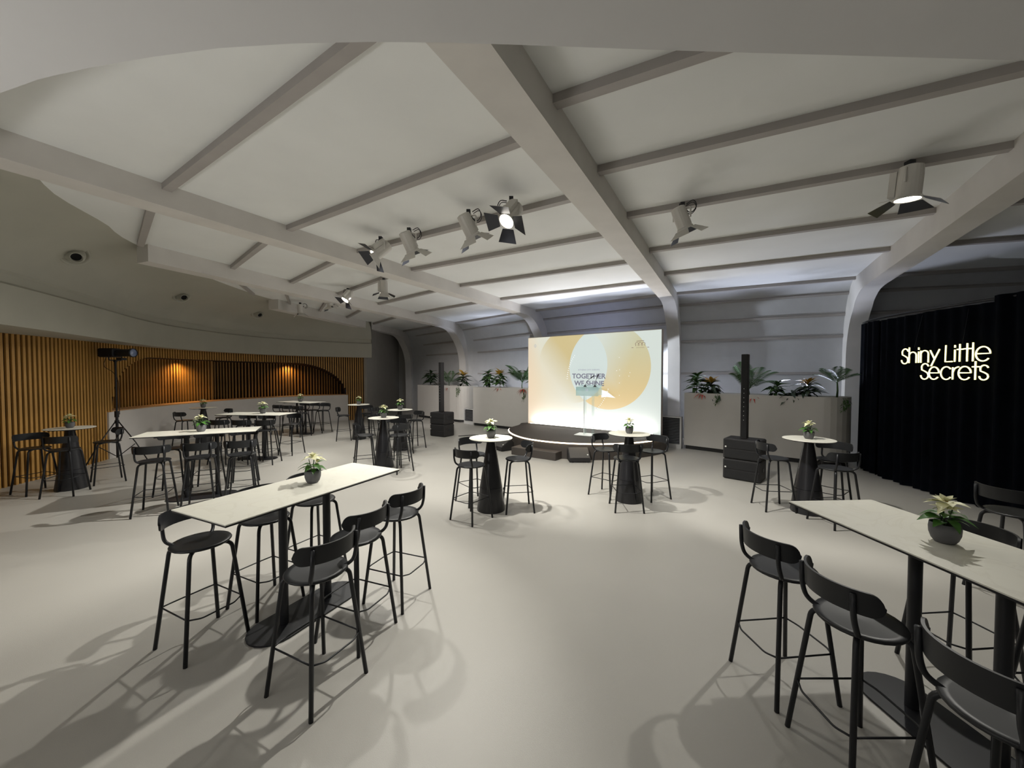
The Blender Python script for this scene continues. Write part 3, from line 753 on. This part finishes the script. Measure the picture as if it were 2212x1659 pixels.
stools('of the round table by the right subwoofers', 'stools at the right round table', [
    (3.90, 5.70, -1, .1, 'left one'), (4.30, 5.08, .1, -1, 'near one'), (4.68, 5.60, .8, .6, 'far right one')])
stools('of the round table before the left column speaker', 'stools at the mid left round table', [
    (-3.02, 7.84, -.9, -.45, 'left one'), (-2.32, 7.86, .8, -.6, 'near right one'), (-2.60, 8.62, .3, 1, 'far one')])
stools('of the round table nearest the left planters', 'stools at the far round table', [
    (-2.62, 10.38, .7, .7, 'right one'), (-3.32, 10.15, -1, .2, 'left one'), (-2.75, 9.74, .4, -.9, 'near one')])
stools('of the small round table by the slatted end', 'stools at the back round table', [
    (-4.34, 11.76, .9, -.3, 'right one'), (-5.10, 11.62, -.9, -.4, 'left one'), (-4.65, 12.22, .1, 1, 'far one')])
stools('of the round table against the slat wall', 'stools at the slat wall round table', [
    (-8.05, 6.46, -.95, .25, 'left one'), (-7.42, 6.35, .35, -.93, 'near one'), (-7.50, 7.10, .6, .8, 'far right one')])
stools('of the round table next to the white counter', 'stools at the counter round table', [
    (-8.82, 10.34, -.35, -.93, 'near left one'), (-8.32, 11.06, .6, .8, 'far right one')])

# ------------------------------------------------------------------ tables
def make_long():
    t = thing('long_table', 'x', 'table')
    L, W_ = .78, .32
    MB().box((0, 0, 1.0605), (2*L, 2*W_, .007)).build('table_top', M['top'], t)
    MB().box((0, 0, 1.051), (2*L-.004, 2*W_-.004, .012)).build('top_edge', M['black'], t)
    MB().box((0, 0, 1.03), (1.25, .06, .03)).box((-.5, 0, 1.035), (.05, .5, .02)).box((.5, 0, 1.035), (.05, .5, .02)).build('underframe', M['black'], t)
    for sx in (-1, 1):
        MB().lathe([(.032, .015), (.032, 1.03)], 16, (sx*.2, 0, 0)).build('leg', M['char'], t)
    P = [(.28+.19*math.cos(a), .19*math.sin(a)) for a in [-PI/2+PI*k/12 for k in range(13)]]+[(-.28+.19*math.cos(a), .19*math.sin(a)) for a in [PI/2+PI*k/12 for k in range(13)]]
    MB().prism(P, 0, .014).build('base_plate', M['char'], t)
    return t
lt = make_long(); g_ = 'long standing tables'
def place(o, x, y, rz, lab, g): o.location = (x, y, 0); o.rotation_euler = (0, 0, rz); o['label'] = lab; o['group'] = g
place(lt, -1.73, 3.20, PI/2-math.radians(25.4), 'large pale-topped high table at front left, with six stools around it', g_)
dup(lt, (2.40, 2.05, 0), PI/2+math.radians(3), 'large pale-topped high table cut off by the right edge of the photo', g_)
dup(lt, (-5.06, 6.25, 0), PI/2-math.radians(64.3), 'long pale-topped high table standing before the tripod light stand', g_)
dup(lt, (-6.04, 9.08, 0), PI/2-math.radians(94.8), 'long pale-topped high table in the third row, middle of the left side', g_)
dup(lt, (-7.10, 12.93, 0), PI/2-math.radians(113), 'farthest long high table, in front of the white counter', g_)
def make_round():
    t = thing('round_table', 'x', 'table')
    MB().lathe([(0, 1.056), (.315, 1.056), (.318, 1.0600), (.315, 1.064), (0, 1.064)], 40, cap=False, smooth=False).build('table_top', M['top'], t)
    MB().lathe([(0, 1.046), (.30, 1.046), (.314, 1.0558), (0, 1.0558)], 40, cap=False, smooth=False).build('top_edge', M['black'], t)
    MB().lathe([(.10, 1.02), (.10, 1.045)], 20).box((0, 0, 1.038), (.44, .05, .014)).build('support_plate', M['black'], t)
    MB().lathe([(.205, 0), (.207, .012), (.165, .345)], 36).build('lower_cone', M['cone'], t)
    MB().lathe([(.1655, .349), (.062, 1.0), (.06, 1.03)], 36).build('upper_cone', M['cone'], t)
    return t
rt = make_round(); g_ = 'round standing tables on black cones'
place(rt, *R1, 0, 'round high table left of the stage centre, on a black cone foot', g_)
for R, lab in ((R2, 'round high table directly in front of the stage right half'), (R3, 'round high table beside the right subwoofer stack'), (R4, 'round high table in the left middle, before the left column speaker'),
    (R5, 'round high table behind another one, nearest the left planters'), (R6, 'small far round high table at the end of the slatted wall'),
    (R7, 'round high table at far left against the wooden slat wall'), (R8, 'round high table next to the white curved counter')):
    dup(rt, (*R, 0), random.uniform(0, 3), lab, g_)

# ------------------------------------------------------------------ poinsettias
def leafmesh(name, L, W_, m, fold=.25, droop=.35, n=6):
    rows = []
    for k in range(n+1):
        t = k/n; w_ = W_*math.sin(PI*min(1, t**.8))*(1-.25*t)+.001; z = -droop*L*t*t+.05*L*math.sin(PI*t)
        rows.append([Vector((L*t, -w_, z+fold*w_)), Vector((L*t, 0, z)), Vector((L*t, w_, z+fold*w_))])
    return MB().grid(rows).mesh(name, m)
def make_poin():
    t = thing('potted_poinsettia', 'x', 'plant')
    MB().lathe([(.0, .0), (.040, .0), (.053, .018), (.063, .05), (.065, .08), (.062, .106), (.057, .106), (.058, .09), (.052, .06)], 28, cap=False).build('pot', M['pot'], t)
    MB().lathe([(.0, .092), (.058, .092)], 20, cap=False).build('soil', M['soil'], t)
    mb = MB(); rnd = random.Random(3)
    for k in range(5):
        a = k*1.26; mb.tube([(0.01*math.cos(a), .01*math.sin(a), .095), (.02*math.cos(a), .02*math.sin(a), .15), (.035*math.cos(a), .035*math.sin(a), .20)], .003, 5)
    mb.build('stem', M['midleaf'], t)
    lm = leafmesh('leaf', .095, .030, M['leaf'], droop=.45); bm = leafmesh('bract', .088, .027, M['bract'], droop=.28, fold=.15); bs = leafmesh('bract', .055, .018, M['bract'], droop=.0)
    for k in range(11):
        a = k*2.4; h = .115+.05*(k/11)
        o = link('leaf', lm, t, (.02*math.cos(a), .02*math.sin(a), h)); o.rotation_euler = (rnd.uniform(-.25, .25), rnd.uniform(-.55, .05), a)
        o.scale = (rnd.uniform(.8, 1.1),)*3
    for (cx_, cy_, cz_, sc_) in ((.0, .0, .218, 1.0), (.05, .02, .195, .75)):
        for k in range(8 if sc_ == 1 else 6):
            a = k*2*PI/(8 if sc_ == 1 else 6)+rnd.uniform(-.2, .2)
            o = link('bract', bm, t, (cx_+.006*math.cos(a), cy_+.006*math.sin(a), cz_)); o.rotation_euler = (rnd.uniform(-.2, .2), rnd.uniform(-.45, .1), a); o.scale = (sc_*rnd.uniform(.85, 1.1),)*3
    for k in range(5):
        a = k*1.256+.3; o = link('bract', bs, t, (0, 0, .222)); o.rotation_euler = (0, -.7, a)
    mb = MB()
    for k in range(5):
        a = k*1.26; mb.lathe([(0, 0), (.004, .003), (.004, .008), (0, .011)], 6, (.006*math.cos(a), .006*math.sin(a), .222), cap=False)
    mb.build('flower_buds', M['yleaf'], t)
    return t
pp = make_poin(); g_ = 'potted poinsettias on the tables'; TT = 1.0645
place(pp, -1.72, 3.30, .5, 'cream poinsettia in a grey pot on the front left long table', g_); pp.location.z = TT
for (x, y), lab in (((2.41, 2.12), 'cream poinsettia in a grey pot on the front right long table'), (R1, 'cream poinsettia in a grey pot on the round table left of stage centre'),
    (R2, 'cream poinsettia in a grey pot on the round table before the stage right'), (R3, 'brightly lit cream poinsettia on the round table by the right subwoofers'),
    (R4, 'cream poinsettia in a grey pot on the mid left round table'), (R5, 'cream poinsettia on the far round table nearest the left planters'),
    (R6, 'small cream poinsettia on the far round table at the slat wall end'), (R7, 'cream poinsettia on the round table against the slat wall'),
    (R8, 'cream poinsettia on the round table next to the white counter'), ((-5.06, 6.24), 'cream poinsettia with green leaves on the second-row long table'),
    ((-5.93, 9.14), 'cream poinsettia on the third-row long table'), ((-7.15, 12.98), 'cream poinsettia on the farthest long table')):
    dup(pp, (x, y, TT), random.uniform(0, 6), lab, g_, random.uniform(.92, 1.12))

# ------------------------------------------------------------------ planter plants
def frond_mesh(L, m, droop=.5, nl=26, ll=.27):
    mb = MB(); pts = []
    for k in range(nl+1):
        t = k/nl; pts.append(Vector((L*t*(1-.18*t), 0, L*(.75*t-droop*t*t))))
    mb.tube(pts, [.006*(1-.7*k/nl) for k in range(nl+1)], 4)
    for k in range(3, nl+1):
        t = k/nl; l = ll*math.sin(PI*(.12+.80*t))**.7; p = pts[k]; d = (pts[k]-pts[k-1]).normalized()
        for s_ in (-1, 1):
            q = p+Vector((d.x*l*.6, s_*l*.75, d.z*l*.6-l*.25)); mid = p.lerp(q, .5)+Vector((0, 0, l*.06)); w_ = d*.010
            mb.add([p, mid-w_, q, mid+w_], [(0, 1, 2, 3)])
    return mb.mesh('frond', m)
def plant_leaf(L, W_, m, droop=.5): return leafmesh('leaf', L, W_, m, .3, droop, 5)
FR = {k: frond_mesh(*v) for k, v in {'a': (.85, M['palm'], .45), 'b': (.7, M['palm'], .25), 'c': (.55, M['midleaf'], .5, 16, .16)}.items()}
LF = {'dark': plant_leaf(.27, .050, M['darkleaf']), 'mid': plant_leaf(.23, .055, M['midleaf']), 'yel': plant_leaf(.20, .04, M['yleaf'], .1), 'red': plant_leaf(.19, .027, M['red'], .9), 'trail': plant_leaf(.07, .018, M['midleaf'])}
def palm(label, x, y, z, n, h, seed, sc_=1.0):
    sc_ *= 1.2
    rnd = random.Random(seed); t = thing('palm', label, 'plant', (x, y, z), rnd.uniform(0, 6), 'plants in the planters')
    MB().tube([(0, 0, 0), (.01, 0, h*.5), (0, .01, h)], [.022, .017, .012], 7).build('stem', M['midleaf'], t)
    for k in range(n):
        a = k*2.4; o = link('frond', FR['a' if k % 3 else 'b'], t, (0, 0, h*rnd.uniform(.85, 1))); o.rotation_euler = (0, rnd.uniform(-.75, .15), a); o.scale = (sc_*rnd.uniform(.75, 1.05),)*3
def shrub(label, x, y, z, kind, n, h, seed, top=None, sc_=1.0):
    n = int(n*1.35); sc_ *= 1.12
    rnd = random.Random(seed); t = thing('shrub', label, 'plant', (x, y, z), rnd.uniform(0, 6), 'plants in the planters')
    MB().tube([(0, 0, 0), (.02, .01, h*.5), (0, 0, h)], .009, 6).build('stem', M['darkleaf'], t)
    for k in range(n):
        a = k*2.4; u = k/n; kk = top if (top and u > .72) else kind
        o = link('leaf', LF[kk], t, (.01*math.cos(a), .01*math.sin(a), h*(.25+.75*u))); o.rotation_euler = (rnd.uniform(-.4, .4), rnd.uniform(-.55, .3)-u*.35, a); o.scale = (sc_*rnd.uniform(.75, 1.15),)*3
def brom(label, x, y, z, seed):
    rnd = random.Random(seed); t = thing('bromeliad', label, 'plant', (x, y, z), 0, 'plants in the planters')
    MB().lathe([(.03, 0), (.02, .05)], 8).build('crown', M['red'], t)
    for k in range(14):
        o = link('leaf', LF['red'], t, (0, 0, .03)); o.rotation_euler = (rnd.uniform(-.3, .3), rnd.uniform(-.6, .1), k*2.4); o.scale = (rnd.uniform(.8, 1.3),)*3
def trail(label, x, y, z, ln, seed, m='trail'):
    rnd = random.Random(seed); t = thing('trailing_vine', label, 'plant', (x, y, z), 0, 'plants in the planters')
    for q in range(3):
        ox = (q-1)*.05; P = [(ox, 0, 0), (ox+.01, -.02, -.05)]+[(ox+rnd.uniform(-.02, .02), -.03, -ln*k/5*(1-.2*q)) for k in range(1, 6)]
        MB().tube(P, .003, 4).build('stem', M['midleaf'], t)
        for k in range(12):
            p = Vector(P[1]).lerp(Vector(P[-1]), k/11); o = link('leaf', LF[m], t, p); o.rotation_euler = (0, rnd.uniform(-.2, .8), rnd.uniform(0, 6))
def along(A, B, f, back): A = Vector(A); B = Vector(B); d = (B-A).normalized(); p = A.lerp(B, f)+Vector((-d.y, d.x))*back; return p.x, p.y
Z = 1.43
PA = ((-4.42, 17.98), (-1.98, 15.7)); PB = ((-1.52, 15.0), (1.75, 12.35)); PC = ((4.62, 10.3), (7.06, 8.02))
shrub('dark leafy bush at the left end of the leftmost planter', *along(*PA, .17, .35), Z, 'dark', 34, .62, 1, sc_=1.3)
brom('red bromeliad left of the left column speaker', *along(*PA, .36, .2), Z, 2)
palm('faint palm behind the left column speaker', *along(*PA, .52, .5), Z, 7, .15, 3, .9)
brom('red bromeliad right of the left column speaker', *along(*PA, .66, .15), Z, 4)
shrub('dark croton with orange top in the leftmost planter', *along(*PA, .87, .35), Z, 'dark', 34, .62, 5, 'yel', 1.2)
trail('green vine trailing over the right end of the leftmost planter', *along(*PA, .90, -.02), 1.50, .42, 6)
shrub('broad-leaved green bush at the left end of the middle planter', *along(*PB, .10, .4), Z, 'mid', 34, .62, 7, None, 1.3)
shrub('bright green bush with reddish tips before the curved beam foot', *along(*PB, .27, .3), Z, 'mid', 36, .66, 8, 'yel', 1.2)
brom('red bromeliad at the middle planter rim below the beam foot', *along(*PB, .30, .12), Z, 9)
palm('tall bright green palm left of the screen', *along(*PB, .50, .4), Z, 15, .30, 10, .98)
brom('red bromeliad hanging over the rim beside the screen', *along(*PB, .58, .05), Z, 11)
trail('green vine trailing beside the left edge of the screen', *along(*PB, .60, -.02), 1.50, .45, 12)
shrub('small green bush touching the left edge of the screen', *along(*PB, .64, .3), Z, 'mid', 22, .40, 13)
shrub('sparse green bush at the left end of the right planter', *along(*PC, .06, .35), Z, 'mid', 24, .55, 14, None, 1.2)
shrub('dark croton with yellow top in the right planter', *along(*PC, .17, .3), Z, 'dark', 32, .42, 15, 'yel', 1.1)
brom('red bromeliad at the left rim of the right planter', *along(*PC, .13, .06), Z, 16)
trail('pale vine trailing over the front of the right planter', *along(*PC, .24, -.02), 1.50, .25, 17)
palm('yellow-green palm behind the right column speaker', *along(*PC, .42, .5), Z, 11, .20, 18, .85)
brom('red bromeliad right of the right column speaker', *along(*PC, .47, .12), Z, 19)
shrub('low green bush in the middle of the right planter', *along(*PC, .60, .3), Z, 'mid', 24, .34, 20)
shrub('small dark bush right of the planter middle', *along(*PC, .70, .2), Z, 'dark', 14, .12, 21)
shrub('dark croton with brownish tips before the lit wall patch', *along(*PC, .78, .3), Z, 'dark', 34, .40, 22, 'yel')
palm('tall dark palm at the right end of the right planter', *along(*PC, .93, .4), Z, 12, .42, 23, .58)
trail('pale bead-like vine at the rounded right end of the planter', *along(*PC, .975, .04), 1.50, .28, 24)

# ------------------------------------------------------------------ stage lights under the ceiling
def fixture(label, hang, aim, lit, s_=1.0, doors=(55, 55, 40, 40), droll=0.4):
    hang = Vector(hang); t = thing('theatre_spotlight', label, 'spotlight', hang, 0, 'white theatre spotlights on the ceiling')
    aim = Vector(aim); piv = Vector((0, 0, -.20*s_))
    d = (aim-(hang+piv)).normalized(); q = d.to_track_quat('-Z', 'Y'); R = q.to_matrix() @ Matrix.Rotation(droll, 3, 'Z')
    X = R @ Vector((1, 0, 0)); X = Vector((X.x, X.y, 0)).normalized()
    MB().box((0, 0, -.02*s_), (.05*s_, .06*s_, .07*s_)).lathe([(.012*s_, -.10*s_), (.012*s_, .0)], 8).build('clamp', M['black'], t)
    w_ = .115*s_
    P = [X*w_+piv, X*w_+Vector((0, 0, -.07*s_)), -X*w_+Vector((0, 0, -.07*s_)), -X*w_+piv]
    MB().tube(smooth_poly(P, .03*s_, 3), .010*s_, 6).build('yoke', M['white'], t)
    o = MB(); o.lathe([(.05*s_, .17*s_), (.085*s_, .155*s_), (.09*s_, .08*s_), (.09*s_, -.10*s_), (.10*s_, -.11*s_), (.10*s_, -.13*s_), (.092*s_, -.13*s_)], 20, smooth=False, cap=False, R=R, c=piv)
    o.lathe([(.0, .17*s_), (.05*s_, .17*s_)], 20, smooth=False, cap=False, R=R, c=piv)
    o.box(piv+R @ Vector((0, .105*s_, .02*s_)), (.10*s_, .05*s_, .22*s_), R=R)
    o.build('housing', M['white'], t)
    MB().lathe([(.0, -.122*s_), (.05*s_, -.128*s_), (.088*s_, -.126*s_)], 20, cap=False, R=R, c=piv).build('lens', M['lens'] if lit else M['lensdim'], t)
    for k, op in enumerate(doors):
        a = k*PI/2; Rk = R @ Matrix.Rotation(a, 3, 'Z') @ Matrix.Rotation(math.radians(op), 3, 'Y')
        # door hinged at the lens rim, opening outward
        base = piv+R @ (Matrix.Rotation(a, 3, 'Z') @ Vector((.10*s_, 0, -.13*s_)))
        hw0, hw1, L = (.075*s_, .125*s_, .16*s_)
        ax = R @ (Matrix.Rotation(a, 3, 'Z') @ Vector((math.sin(math.radians(op)), 0, -math.cos(math.radians(op)))))
        sx_ = R @ (Matrix.Rotation(a, 3, 'Z') @ Vector((0, 1, 0))); nn = ax.cross(sx_)
        if nn.dot(base-piv-R @ Vector((0, 0, -.13*s_))) < 0: nn = -nn
        vs = [base-sx_*hw0, base+sx_*hw0, base+sx_*hw1+ax*L, base-sx_*hw1+ax*L]
        mb = MB(); mb.add(vs, [(0, 1, 2, 3)], 1); mb.add([v_+nn*.004 for v_ in vs], [(3, 2, 1, 0)], 0)
        mb.add(vs+[v_+nn*.004 for v_ in vs], [(0, 4, 5, 1), (1, 5, 6, 2), (2, 6, 7, 3), (3, 7, 4, 0)], 0)
        mb.build('barn_door', [M['white'], M['dark_in']], t)
    side = X*.06*s_
    pts = [Vector((0, 0, -.02*s_))+side, Vector((0, 0, .0))+X*.15*s_, Vector((0, 0, -.09*s_))+X*.19*s_, Vector((0, .02, -.14*s_))+X*.12*s_, piv+R @ Vector((.05*s_, .05*s_, .15*s_))]
    MB().tube(catmull(pts, 16), .006*s_, 6).tube(catmull([p_+Vector((.01, .03, -.01))*s_ for p_ in pts], 14), .005*s_, 6).build('cable', M['black'], t)
    return hang+piv+d*.15*s_
HG = 4.21
fx = [
 ('spotlight with wide barn doors near the right beam, pointing down', (4.16, 4.08), (2.9, 2.9, .5), 1, 330, 75, 1.15),
 ('spotlight on the second bay purlin, left one, pointing down', (2.21, 5.06), (3.9, 5.6, .5), 0, 640, 62, 1.0),
 ('glaring spotlight facing the camera on the middle bay purlin', (-.01, 4.90), (-1.9, 2.9, .8), 1, 640, 72, 1.05),
 ('spotlight second from right on the middle bay purlin', (-.59, 5.28), (1.2, 6.9, .5), 0, 900, 70, 1.05),
 ('spotlight third from right on the middle bay purlin, with looped cable', (-1.57, 5.93), (-.2, 7.6, .5), 0, 620, 75, 1.05),
 ('spotlight leftmost on the middle bay purlin, dark doors facing left', (-2.13, 6.30), (-5.6, 4.3, .3), 0, 900, 62, 1.05),
 ('spotlight pointing straight down behind the second beam', (-2.98, 9.0), (-3.0, 9.0, .0), 0, 260, 80, 1.0),
 ('bright spotlight facing the camera, left of the straight-down one', (-4.26, 10.05), (-6.4, 8.2, .4), 1, 420, 80, 1.0),
 ('small white spotlight tilted right, hanging between two others', (-5.15, 10.9), (-4.4, 12.2, 0), 0, 160, 70, .9),
 ('farthest small white spotlight, pointing down near the bulkhead', (-6.60, 12.05), (-6.8, 12.9, 0), 0, 220, 80, .95)]
for lab, (x, y), aim, lit, pw, ang, s_ in fx:
    wf = .10 if x > -.2 else (.14 if x > -1.6 else .40)
    L_ = fixture(lab, (x, y, HG), aim if x < 4 else (x-.05, y+.35, 0), lit, s_, doors=(48, 66, 40, 66) if not lit else (70, 60, 74, 60))
    spot(L_+(Vector(aim)-L_).normalized()*.03, aim, pw*.50, NEUT, ang, .6, .04)
    spot(L_+(Vector(aim)-L_).normalized()*.05, (L_.x*.6+aim[0]*.4, L_.y*.6+aim[1]*.4, 0), pw*wf, NEUT, 140, 1, .06)

# extra spots, separate from the fixtures, added to brighten planters and long tables
spot((-1.50, 6.05, 3.95), (-1.0, 14.0, .9), 5200, NEUT, 36, .8, .05)
spot((-4.2, 10.0, 3.95), (-3.2, 16.6, .9), 1300, (1, .93, .88), 46, .8, .05)
spot((-2.2, 6.2, 3.95), (-5.4, 7.4, .9), 260, NEUT, 60, .6, .05)

# ball air nozzles on the sloping bulkhead
def nozzle(label, i, v, yawd):
    g, f = G[i], Fc[i]; p = Vector((g.x*(1-v)+f.x*v, g.y*(1-v)+f.y*v, ZC-bdrop(v)))
    t = thing('air_nozzle', label, 'vent', p, 0, 'round air nozzles on the left bulkhead')
    sl = (bdrop(min(1, v+.01))-bdrop(v-.01))/.02; hl = math.hypot(f.x-g.x, f.y-g.y); sl /= hl
    sl = max(sl, 1.5); out_ = Vector((-(f.x-g.x)/hl*sl, -(f.y-g.y)/hl*sl, -1)).normalized(); p = p+out_*.03; R = out_.to_track_quat('Z', 'Y').to_matrix()
    MB().lathe([(.21, -.14), (.20, .015), (.185, .022), (.165, .01), (.12, -.03)], 28, R=R, cap=False).build('flange', M['bulk'], t)
    d = (Vector((.60, -.45, -.30))+out_*.35).normalized(); R2 = d.to_track_quat('Z', 'Y').to_matrix()
    MB().lathe([(.0, -.13)]+[(.135*math.sin(a), -.135*math.cos(a)) for a in [PI*k/14 for k in range(1, 11)]]+[(.088, .13), (.082, .19), (.072, .19), (.066, .10)], 24, R=R2, cap=False).build('ball', M['bulk'], t)
    MB().lathe([(.0, .12), (.07, .12)], 20, R=R2, cap=False).build('throat', M['grille'], t)
def find(u, vv):
    best = None
    for i in range(NG):
        for k in range(2, 19):
            v = k/20; g, f = G[i], Fc[i]; x = g.x*(1-v)+f.x*v; y = g.y*(1-v)+f.y*v; z = ZC-bdrop(v)
            if y < 2: continue
            e = (x/y-u)**2+((z-2)/y-vv)**2
            if best is None or e < best[0]: best = (e, i, v)
    return best[1:]
for lab, u, vv in (('large round air nozzle on the left bulkhead, nearest the camera', -1.124, .306), ('round air nozzle on the left bulkhead, middle of three', -.858, .205), ('round air nozzle on the left bulkhead, farthest of three', -.653, .153)):
    i, v = find(u, vv); nozzle(lab, i, v, 0)

# ------------------------------------------------------------------ follow spot on tripod at the left
sx, sy = -8.98, 8.72
ts = thing('tripod_stand', 'tall black tripod stand between slat wall and white counter', 'stand', (sx, sy, 0))
MB().lathe([(.026, .10), (.026, 1.10)], 12).lathe([(.018, 1.10), (.018, 2.28)], 10).lathe([(.04, 1.02), (.04, 1.16)], 12).lathe([(.04, .88), (.04, .95)], 12).build('pole', M['black'], ts)
for k in range(3):
    a = k*2*PI/3+.25; c_, s_ = math.cos(a), math.sin(a)
    MB().tube([(.03*c_, .03*s_, .92), (.34*c_, .34*s_, .44), (.62*c_*.9, .62*s_*.9, .02)], .012, 6).build('leg', M['black'], ts)
    MB().tube([(.03*c_, .03*s_, .14), (.33*c_, .33*s_, .40)], .009, 6).build('brace', M['black'], ts)
fs = thing('profile_spotlight', 'black profile spotlight with a glass lens on the tripod stand', 'spotlight', (sx, sy, 2.28))
rr = Matrix.Rotation(PI/2, 3, 'Y') 
MB().box((-.12, 0, .20), (.36, .22, .20), bev=.02).build('lamp_housing', M['black'], fs)
MB().lathe([(.075, .05), (.085, .20), (.085, .34), (.10, .37), (.10, .42), (.088, .42)], 20, (0, 0, .20), R=rr, cap=False).build('barrel', M['black'], fs)
MB().lathe([(.0, .435), (.05, .43), (.09, .41)], 20, (0, 0, .20), R=rr, cap=False).build('lens', M['lensoff'], fs)
MB().tube(smooth_poly([(0, -.14, .2), (0, -.14, .03), (0, .14, .03), (0, .14, .2)], .03), .012, 6).box((0, 0, .02), (.05, .05, .05)).build('yoke', M['black'], fs)
MB().box((.14, .0, .06), (.12, .12, .05)).tube(catmull([(-.2, 0, .12), (-.28, .02, -.1), (-.1, .05, -.25), (.03, .03, -.5), (.035, .03, -1.2)], 18), .006, 5).build('cable', M['black'], fs)
bpy.context.view_layer.update()
